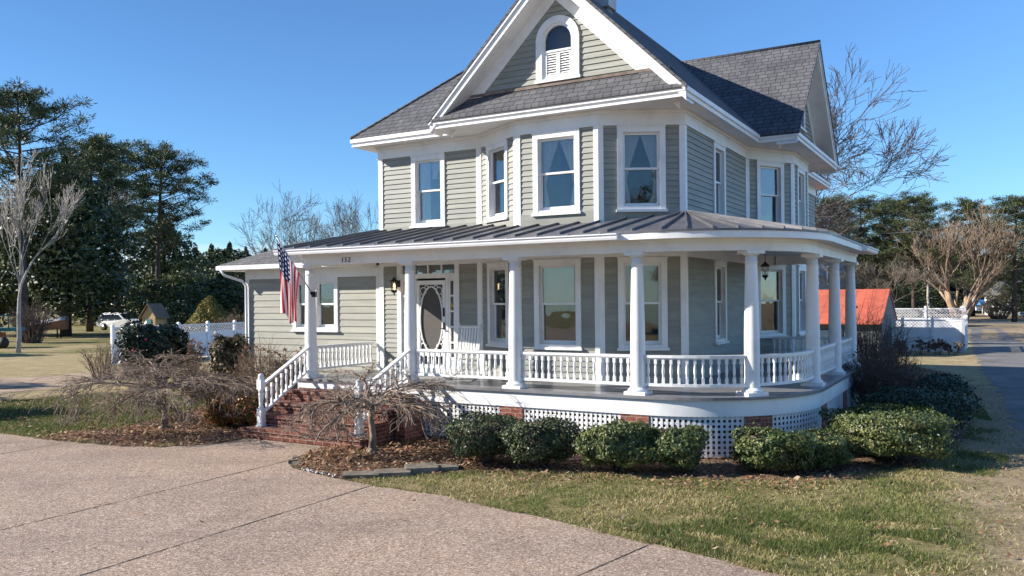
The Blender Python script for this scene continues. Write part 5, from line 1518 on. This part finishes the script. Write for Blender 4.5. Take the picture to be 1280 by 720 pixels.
# twiggy shrubs
def twiggy(label, loc, rx, ry, h, n, seed, mat, name='bare_shrub', group=None, heads=None, r=.008):
    root = empty(name, label, 'bush', loc, 0, group); R = random.Random(seed); mb = MB(); tips = []
    for k in range(n):
        a = R.uniform(0, 6.28); q = math.sqrt(R.random()); bx_, by_ = math.cos(a)*rx*.35*q, math.sin(a)*ry*.35*q
        tx, ty, tz = math.cos(a)*rx*q*R.uniform(.8, 1.1), math.sin(a)*ry*q*R.uniform(.8, 1.1), h*R.uniform(.6, 1.0)*(1-.25*q)
        p = [(bx_, by_, 0)]
        for s in (.35, .7, 1): p.append((bx_+(tx-bx_)*s+R.gauss(0, .04), by_+(ty-by_)*s+R.gauss(0, .04), tz*s**.85))
        mb.tube(p, [r*1.3, r, r*.75, r*.45], 4, cap=False); tips.append(p[-1])
        for j in range(4):
            s = R.uniform(.3, .95); i = min(2, int(s*3)); b = Vector(p[i]).lerp(Vector(p[i+1]), s*3-i)
            dd = Vector((R.gauss(0, 1), R.gauss(0, 1), abs(R.gauss(.6, .6)))).normalized()*h*R.uniform(.12, .28)
            mb.tube([tuple(b), tuple(b+dd*.5), tuple(b+dd+Vector((0, 0, .02)))], [r*.6, r*.5, r*.35], 3, cap=False); tips.append(tuple(b+dd))
    mb.build('twigs', M[mat], root)
    if heads:
        C = np.array([t for t in tips if R.random() < heads[0]]); C = np.repeat(C, 8, 0)+rng.normal(0, heads[1]*.6, (len(C)*8, 3)); V, Fc = leaves_np(C, heads[1], aspect=.8); tag(mesh_np('dry_heads', V, Fc, M[heads[2]], root), kind='stuff')
    return root
lx, ly = U(-15.6, 14.9)
twiggy('tan twiggy shrub with dry seed heads in front of the low wing window', (lx, ly, 0), .95, .75, 1.95, 150, 3, 'twig_tan', 'seed_head_shrub', heads=(.10, .03, 'litter'))
lx, ly = U(-2.15, 20.2); twiggy('dense dark leafless shrub against the end of the porch', (lx, ly, 0), .85, 1.1, 1.75, 300, 5, 'twig_dark', heads=(.04, .03, 'litter'))
lx, ly = U(-2.7, 23.2); twiggy('taller dark leafless shrub behind the porch end before the white fence', (lx, ly, 0), .95, 1.1, 2.6, 190, 6, 'twig_dark')
x, y = G(128, 474); twiggy('small leafless reddish brown shrub at the left end of the white fence', (x, y, 0), .8, .8, 1.5, 70, 9, 'twig_brown')
x, y = at(293, 48)[:2]; twiggy('pinkish bare shrub between the golden conifer and the low wing', (x, y, 0), 1.0, 1.0, 2.6, 80, 12, 'twig_tan', heads=(.15, .05, 'litter'))
x, y = at(236, 30)[:2]; twiggy('pinkish brown shrub against the white fence right of the camellia', (x, y, 0), .6, .6, 1.6, 80, 13, 'twig_brown', heads=(.2, .04, 'litter'))
x, y = at(250, 24)[:2]; twiggy('low tangled brown shrub beside the brownish hedge', (x, y, 0), 1.0, .7, 1.25, 120, 14, 'twig_brown')
for i, px in enumerate((1128, 1150, 1172, 1190)):
    x, y = at(px, 38.3)[:2]; twiggy(('dry hydrangea with brown heads under the fence panel nearest the porch', 'dry hydrangea below the second fence panel from the porch', 'dry hydrangea at the post of the last front fence panel', 'dry hydrangea nearest the fence corner by the lane')[i], (x, y, 0), .5, .4, .75, 14, 20+i, 'twig_brown', 'hydrangea_shrub', 'dry hydrangeas under the fence', heads=(.35, .06, 'twig_dark'))
x, y = at(1248, 93)[:2]; twiggy('round brown leafless bush beyond the lane end', (x, y, 0), 2.2, 2.0, 3.0, 110, 30, 'twig_brown', r=.02)
x, y = at(40, 58)[:2]; twiggy('dark vine choked bush behind the pale bare tree', (x, y, 0), 1.8, 1.5, 3.2, 130, 31, 'twig_dark', r=.02)

# ================================================================== FENCES
def fence(name, label, p0, p1, n, H, lat_h, group=None):
    d = Vector(p1)-Vector(p0); L = d.length; ang = math.atan2(d.y, d.x)
    root = empty(name, label, 'fence', (*p0, 0), ang, group)
    for k in range(n+1):
        x = L*k/n; mb = MB(); mb.box(x-.065, x+.065, -.065, .065, 0, H+.06); 
        mb.hexa([(x-.08, -.08, H+.06), (x+.08, -.08, H+.06), (x+.08, .08, H+.06), (x-.08, .08, H+.06), (x-.03, -.03, H+.13), (x+.03, -.03, H+.13), (x+.03, .03, H+.13), (x-.03, .03, H+.13)])
        mb.build('post', M['vinyl'], root)
    for k in range(n):
        x0, x1 = L*k/n+.066, L*(k+1)/n-.066; mb = MB()
        zl = H-lat_h
        mb.box(x0, x1, -.03, .03, H-.06, H); mb.box(x0, x1, -.03, .03, zl-.08, zl); mb.box(x0, x1, -.03, .03, .05, .15)
        nb2 = int((x1-x0)/.15)
        for j in range(nb2):
            a = x0+(x1-x0)*j/nb2; mb.box(a+.004, a+(x1-x0)/nb2-.004, -.012, .012, .15, zl-.08)
        mb.box(x0, x1, -.006, .006, .15, zl-.08)
        mb.build('panel', M['vinyl'], root)
        mb = MB(); zz0, zz1 = zl, H-.06; hh = zz1-zz0; st_ = .155; w = .026
        for sg in (1, -1):
            q = x0-hh
            while q < x1:
                a, b = (q, q+hh) if sg > 0 else (q+hh, q)
                # clip diagonal a@bottom -> b@top to [x0,x1]
                t0, t1 = 0, 1; dx = b-a
                for lim, low in ((x0, True), (x1, False)):
                    t = (lim-a)/dx
                    if (dx > 0) == low: t0 = max(t0, t)
                    else: t1 = min(t1, t)
                if t1-t0 > .05:
                    A_, B_ = (a+dx*t0, zz0+hh*t0), (a+dx*t1, zz0+hh*t1); ww = w*.7; yo = .004*sg
                    mb.hexa([(A_[0]-ww, yo-.004, A_[1]), (A_[0]+ww, yo-.004, A_[1]), (A_[0]+ww, yo+.004, A_[1]), (A_[0]-ww, yo+.004, A_[1]),
                             (B_[0]-ww, yo-.004, B_[1]), (B_[0]+ww, yo-.004, B_[1]), (B_[0]+ww, yo+.004, B_[1]), (B_[0]-ww, yo+.004, B_[1])])
                q += st_
        mb.build('lattice', M['vinyl'], root)
    return root
fence('lattice_fence', 'white vinyl fence with lattice top left of the low wing', (-17.6, 36.8), (-13.6, 45.0), 5, 1.66, .40)
xb = at(1204, 39.4)
def back(p, t): return (p[0]-CT*t, p[1]+ST*t)
fence('lattice_fence', 'white vinyl fence with lattice top behind the dark shrubs, lower and nearer of two', back(xb, 5.2), xb[:2], 4, 1.55, .36)
fence('lattice_fence', 'white side fence running back from the corner beside the lane', xb[:2], (xb[0]+ST*5, xb[1]+CT*5), 3, 1.55, .36)
xc = at(1206, 46)
fence('lattice_fence', 'taller white lattice topped fence standing behind the nearer one', back(xc, 3.9), xc[:2], 2, 2.0, .55)

# ================================================================== FAR BUILDINGS AND THINGS
# orange roofed outbuilding
ox, oy, oz = P(1111, 361, 40)
ob = empty('outbuilding', 'low outbuilding with a bright orange metal roof behind the rear porch columns', 'outbuilding', (ox, oy, 0), -TH)
L = 9.0; RD, EH = 3.6, 1.52
def roof_half(y1, z1):
    mb = MB(); mb.hexa([(-L, y1, z1-.06), (.05, y1, z1-.06), (.05, 0, oz-.06), (-L, 0, oz-.06), (-L, y1, z1), (.05, y1, z1), (.05, 0, oz), (-L, 0, oz)]); return mb.build('roof', M['orange'], ob)
rf = roof_half(-RD, EH); roof_half(RD, EH)
mb = MB()
for x in np.arange(-L+.05, .0, .42):
    mb.hexa([(x, -RD, EH), (x+.025, -RD, EH), (x+.025, 0, oz), (x, 0, oz), (x, -RD, EH+.008), (x+.025, -RD, EH+.008), (x+.025, 0, oz+.008), (x, 0, oz+.008)])
o = mb.build('roof_ribs', M['orange'], rf); o['kind'] = 'stuff'
mb = MB(); mb.hexa([(-1.6, -2.2, oz-.92), (-1.3, -2.2, oz-.92), (-1.3, -1.95, oz-.80), (-1.6, -1.95, oz-.80), (-1.6, -2.2, oz-.78), (-1.3, -2.2, oz-.78), (-1.3, -1.95, oz-.70), (-1.6, -1.95, oz-.70)]); mb.build('roof_vent', M['white'], rf)
gw_ = plain('grey_board_wall', (.11, .12, .12), .8, .2, 3)
mb = MB(); mb.box(-L+.1, -.1, -RD+.3, -RD+.4, 0, EH+.1); mb.build('wall', gw_, ob)
pl_ = [(-RD+.3, 0), (RD-.3, 0), (RD-.3, EH+.05), (0, oz-.08), (-RD+.3, EH+.05)]
for xx in (-L+.1, -.1):
    mb = MB(); mb.add([(xx, a, b) for a, b in pl_]+[(xx+.1, a, b) for a, b in pl_], [(0, 1, 2, 3, 4)[::-1], (5, 6, 7, 8, 9)]+[(i, (i+1) % 5, 5+(i+1) % 5, 5+i) for i in range(5)]); mb.build('wall', gw_, ob)
dg = plain('dark_glass_panel', (.05, .08, .12), .1, .1)
for k in range(3):
    mb = MB(); mb.box(-L+1.6+k*2.4, -L+2.6+k*2.4, -RD+.27, -RD+.299, .3, 1.2); mb.build('window', dg, ob)
# blue grey house seen between the rear columns
fx = at(1014, 74)
bh = empty('neighbour_house', 'blue grey neighbouring house glimpsed between the rear porch columns', 'house', fx, .05)
mb = MB(); mb.box(-6, 1.6, -3, 3, 0, 6.0); mb.build('wall', plain('blue_grey_siding', (.20, .26, .33), .7, .1, 2), bh)
mb = MB(); mb.hexa([(-6.3, -3.3, 5.9), (1.9, -3.3, 5.9), (1.9, 3.3, 5.9), (-6.3, 3.3, 5.9), (-6.3, -.05, 7.6), (1.9, -.05, 7.6), (1.9, .05, 7.6), (-6.3, .05, 7.6)]); mb.build('roof', M['sh_low'], bh)
for xx in (-5.2, -3.0, -1.0, .55):
    for zz in (1.0, 3.8):
        mb = MB(); mb.box(xx-.45, xx+.45, -3.06, -2.99, zz-.1, zz+1.5); w_ = mb.build('window', M['white'], bh)
        mb = MB(); mb.box(xx-.34, xx+.34, -3.08, -3.061, zz, zz+1.38); mb.build('pane', plain('far_pane', (.06, .08, .11), .1, .1), w_)
# playhouse
ph = empty('playhouse', 'small tan gabled playhouse with a teal door among the left evergreens', 'playhouse', at(193, 60), -.28)
mb = MB(); pts_ = [(-.55, 0), (.55, 0), (.55, 1.75), (0, 2.55), (-.55, 1.75)]
mb.add([(a, -.6, b) for a, b in pts_]+[(a, .6, b) for a, b in pts_], [(0, 1, 2, 3, 4), (9, 8, 7, 6, 5)]+[(i, 5+i, 5+(i+1) % 5, (i+1) % 5) for i in range(5)]); mb.build('wall', plain('tan_boards', (.48, .33, .16), .8, .15, 3), ph)
mb = MB()
for sg in (-1, 1): mb.hexa([(sg*.78, -.75, 1.56), (0, -.75, 2.57), (0, .75, 2.57), (sg*.78, .75, 1.56), (sg*.78, -.75, 1.64), (0, -.75, 2.66), (0, .75, 2.66), (sg*.78, .75, 1.64)])
mb.tube([(0, -.7, 2.6), (0, -.7, 2.95)], .04, 6); mb.build('roof', plain('weathered_shakes', (.17, .13, .10), .9, .3, 4), ph)
mb = MB(); mb.box(-.22, .22, -.64, -.601, .05, 1.55); mb.build('door', plain('teal_paint', (.05, .20, .20), .6, .1), ph)

# white car
car = empty('parked_car', 'white sport utility car parked under the dark evergreens beyond the left fence', 'car', at(152, 84), -.30)
paint = plain('white_car_paint', (.78, .78, .78), .25, .02, 1); blackm = plain('tyre_rubber', (.02, .02, .02), .7, .2); tint = plain('tinted_glass', (.015, .02, .025), .08, .1)
side = [(-2.3, .45), (-2.33, .85), (-2.25, 1.05), (-2.05, 1.60), (-1.75, 1.68), (.25, 1.66), (1.05, 1.12), (2.05, .98), (2.28, .80), (2.3, .42), (1.9, .30), (-1.9, .30)]
def carprism(prof, ws, mi=0):
    n = len(prof); m_ = MB()
    vs = [(x, -w, z) for (x, z), w in zip(prof, ws)]+[(x, w, z) for (x, z), w in zip(prof, ws)]
    m_.add(vs, [tuple(range(n)), tuple(range(n, 2*n))[::-1]]+[(i, n+i, n+(i+1) % n, (i+1) % n) for i in range(n)]); return m_
ws = [.88, .92, .92, .66, .64, .64, .86, .86, .84, .84, .86, .86]
bo = carprism(side, ws).build('body', paint, car); bo.modifiers.new('bevel', 'BEVEL').width = .05
mb = MB()
for sg in (-1, 1):
    def sp(x, z): 
        w = .925+(z-1.05)/(1.62-1.05)*(.665-.925); return (x, sg*(w+.012), z)
    for q in ([(-1.95, 1.14), (-1.30, 1.10), (-1.28, 1.55), (-1.78, 1.55)], [(-1.22, 1.10), (-.32, 1.09), (-.34, 1.56), (-1.2, 1.55)], [(-.24, 1.09), (.88, 1.12), (.22, 1.55), (-.26, 1.56)]):
        mb.add([sp(*p) for p in q], [(0, 1, 2, 3)])
mb.add([(-2.265, -.78, 1.10), (-2.265, .78, 1.10), (-2.085, .62, 1.55), (-2.085, -.62, 1.55)], [(0, 1, 2, 3)])
mb.add([(.34, -.6, 1.62), (.34, .6, 1.62), (1.0, .78, 1.18), (1.0, -.78, 1.18)], [(0, 1, 2, 3)])
mb.build('side_glass', tint, car)
for xx in (-1.42, 1.42):
    for sg in (-1, 1):
        mb = MB(); mb.tube([(xx, sg*.70, .36), (xx, sg*.93, .36)], .36, 20); w_ = mb.build('wheel', blackm, car)
        mb = MB(); mb.tube([(xx, sg*.90, .36), (xx, sg*.945, .36)], .22, 14); mb.build('rim', M['silver'], w_)
for sg in (-1, 1):
    mb = MB(); mb.box(-2.34, -2.2, sg*.78-.11, sg*.78+.11, .92, 1.06); mb.build('tail_light', plain('red_lens', (.4, .02, .02), .3, .05), car)
mb = MB(); mb.box(-2.36, -2.3, -.84, .84, .40, .58); mb.build('bumper', plain('dark_bumper', (.12, .12, .12), .6, .1), car)
mb = MB()
for sg in (-.55, .55): mb.tube([(-1.6, sg, 1.72), (.1, sg, 1.72)], .02, 5)
mb.build('roof_rail', M['silver'], car)

# covered boat
bt = empty('covered_boat', 'small boat under a silver tarpaulin on the lawn beside the magnolia trunk', 'boat', at(57, 66), .12)
mb = MB(); st_ = []
for i in range(9):
    t = i/8; w = .75*math.sin(math.pi*(.15+.75*t))**.6; st_.append((-1.6+3.2*t, w, .55+.35*t*.4, .95+.5*t))
vs = []
for x, w, zb, zt_ in st_: vs += [(x, -w, zt_), (x, -w*.6, zb), (x, w*.6, zb), (x, w, zt_)]
mb.add(vs, [(4*i+k, 4*i+k+1, 4*(i+1)+k+1, 4*(i+1)+k) for i in range(8) for k in range(3)]+[(0, 1, 2, 3), (35, 34, 33, 32)]); mb.build('hull', plain('brown_hull', (.26, .13, .07), .6, .2, 3), bt)
mb = MB(); vs = []
for i, (x, w, zb, zt_) in enumerate(st_):
    for k in range(7):
        s = -1+2*k/6; vs.append((x, s*(w+.04), zt_-.02+(1-s*s)*.32+random.uniform(-.03, .03)))
mb.add(vs, [(7*i+k, 7*i+k+1, 7*(i+1)+k+1, 7*(i+1)+k) for i in range(8) for k in range(6)], 0, True); mb.build('tarpaulin', plain('silver_tarp', (.55, .55, .56), .4, .15, 3), bt)
mb = MB()
for x in (-1.0, 1.0):
    for y in (-.35, .35): mb.tube([(x, y, 0), (x, y, .75)], .06, 6)
mb.build('trestle', M['bark_dark'], bt)
# teal trailer
tq = empty('utility_trailer', 'teal railed utility trailer cut by the left edge behind the pale bare tree', 'trailer', at(2, 52), 0)
mb = MB(); mb.box(-2.2, 1.0, -.8, .8, 1.05, 1.25)
for x in np.arange(-2.1, 1.0, .75):
    mb.tube([(x, -.78, 1.25), (x, -.78, 2.02)], .035, 6)
mb.tube([(-2.2, -.78, 2.02), (1.0, -.78, 2.02)], .04, 6); mb.build('deck', plain('teal_paint', (.03, .13, .15), .5, .15), tq)
mb = MB(); mb.box(-2.0, -.1, -.6, .6, .25, .95); mb.build('box', plain('rust_red_box', (.38, .14, .07), .8, .2), tq)
for x in (-1.2, .5):
    mb = MB(); mb.tube([(x, -.85, .35), (x, -.65, .35)], .35, 16); mb.build('wheel', blackm, tq)
# blue tarped frame and white posts beyond the lane
pg = empty('pool_shelter', 'low shelter with a bright blue cover beyond the road behind the crepe myrtle', 'shelter', at(1240, 118), 0)
mb = MB(); mb.hexa([(-2.6, -2, 1.25), (2.6, -2, 1.25), (2.6, 2, 1.25), (-2.6, 2, 1.25), (-2.2, -.6, 2.0), (2.2, -.6, 2.0), (2.2, .6, 2.0), (-2.2, .6, 2.0)]); mb.build('cover', plain('blue_tarp', (.05, .22, .55), .5, .1), pg)
for x in (-2.4, 2.4):
    for y in (-1.9, 1.9): 
        mb = MB(); mb.tube([(x, y, 0), (x, y, 1.3)], .07, 6); mb.build('post', M['white'], pg)
for (px, Y, w, h, lab) in ((1275, 110, 5.5, 4.5, 'pale far house at the right edge beyond the road'), (1226, 150, 7, 5.5, 'white far house between the crepe myrtle stems')):
    hs_ = empty('far_house', lab, 'house', at(px, Y), .2, 'far houses beyond the road')
    mb = MB(); mb.box(-w/2, w/2, -3, 3, 0, h*.6); mb.build('wall', plain('far_white_siding', (.66, .67, .68), .7, .05), hs_)
    mb = MB(); mb.hexa([(-w/2-.3, -3.3, h*.58), (w/2+.3, -3.3, h*.58), (w/2+.3, 3.3, h*.58), (-w/2-.3, 3.3, h*.58), (-w/2-.3, -.05, h), (w/2+.3, -.05, h), (w/2+.3, .05, h), (-w/2-.3, .05, h)]); mb.build('roof', M['sh_low'], hs_)
    for k in (-1, 0, 1):
        mb = MB(); mb.box(k*w*.3-.4, k*w*.3+.4, -3.05, -3.001, 1, 2.3); mb.build('window', tint, hs_)
# power line
mb = MB(); a, b = Vector(P(1100, 292, 70)), Vector(P(1300, 259, 60))
pts_ = [tuple(a.lerp(b, t)-Vector((0, 0, 1.2*4*t*(1-t)*.35))) for t in np.linspace(0, 1, 16)]
o = mb.tube(pts_, .035, 5); o = mb.build('power_line', M['dark']); tag(o, 'black overhead power line crossing in front of the right hand trees', 'cable')

# ================================================================== CAMERA, LIGHT, SKY
cd = bpy.data.cameras.new('Camera'); co = bpy.data.objects.new('Camera', cd); COL.objects.link(co)
c, s = math.cos(ROLL), math.sin(ROLL)
co.matrix_world = Matrix(((c, s, 0, 0), (0, 0, -1, 0), (-s, c, 0, CAM_Z), (0, 0, 0, 1)))
cd.sensor_fit = 'HORIZONTAL'; cd.sensor_width = 36; cd.lens = FPX/1280*36; cd.shift_y = (PY-360)/1280; cd.clip_end = 8000; cd.clip_start = .1
S.camera = co
SUN_EL = math.radians(28)
sd_ = bpy.data.lights.new('Sun', 'SUN'); so = bpy.data.objects.new('Sun', sd_); COL.objects.link(so)
sdir = Vector((-math.cos(SUN_EL)*math.cos(math.radians(0)), -math.cos(SUN_EL)*math.sin(math.radians(0)), math.sin(SUN_EL)))
so.rotation_euler = sdir.to_track_quat('Z', 'Y').to_euler(); so.location = (-20, -10, 30)
sd_.energy = 5.0; sd_.angle = math.radians(.53); sd_.color = (1, .93, .83)
w = bpy.data.worlds.new('World'); S.world = w; w.use_nodes = True; nt = w.node_tree; nt.nodes.clear()
out = nt.nodes.new('ShaderNodeOutputWorld'); bg = nt.nodes.new('ShaderNodeBackground'); sk = nt.nodes.new('ShaderNodeTexSky')
sk.sky_type = 'NISHITA'; sk.sun_disc = False; sk.sun_elevation = SUN_EL; sk.sun_rotation = math.radians(90); sk.air_density = 1.0; sk.dust_density = .1; sk.ozone_density = 4.0
bg.inputs['Strength'].default_value = .090
tint = N(nt, 'ShaderNodeMix', data_type='RGBA', blend_type='MULTIPLY'); tint.inputs[0].default_value = 1
nt.links.new(sk.outputs[0], tint.inputs[6]); tint.inputs[7].default_value = (.66, .91, 1.13, 1)
tc = N(nt, 'ShaderNodeTexCoord'); sx = N(nt, 'ShaderNodeSeparateXYZ'); nt.links.new(tc.outputs['Generated'], sx.inputs[0])
mp = N(nt, 'ShaderNodeMapping'); mp.inputs['Scale'].default_value = (3, 3, 14); nt.links.new(tc.outputs['Generated'], mp.inputs['Vector'])
cl_f = math_n(nt, 'ADD', noise(nt, mp.outputs[0], 1.2, 6, .55), math_n(nt, 'MULTIPLY', math_n(nt, 'ABSOLUTE', math_n(nt, 'SUBTRACT', sx.outputs[2], .045)), -9.0))
cl_m = ramp(nt, [(.30, (0, 0, 0)), (.48, (.8,)*3)], cl_f)
side = ramp(nt, [(.40, (1,)*3), (.47, (.0,)*3)], math_n(nt, 'ADD', math_n(nt, 'MULTIPLY', sx.outputs[0], .5), .5))
skyc = mixc(nt, tint.outputs[2], (6.6, 7.0, 8.0), math_n(nt, 'MULTIPLY', cl_m, side))
nt.links.new(skyc, bg.inputs['Color']); nt.links.new(bg.outputs[0], out.inputs['Surface'])
S.view_settings.view_transform = 'Standard'; S.view_settings.look = 'None'; S.view_settings.gamma = 1; S.view_settings.exposure = .90; S.view_settings.use_curve_mapping = False
S.render.engine = 'CYCLES'; S.cycles.use_denoising = True; S.cycles.caustics_reflective = False; S.cycles.caustics_refractive = False; S.cycles.blur_glossy = .5; S.cycles.max_bounces = 6; S.cycles.transparent_max_bounces = 12
S.cycles.sample_clamp_indirect = 4
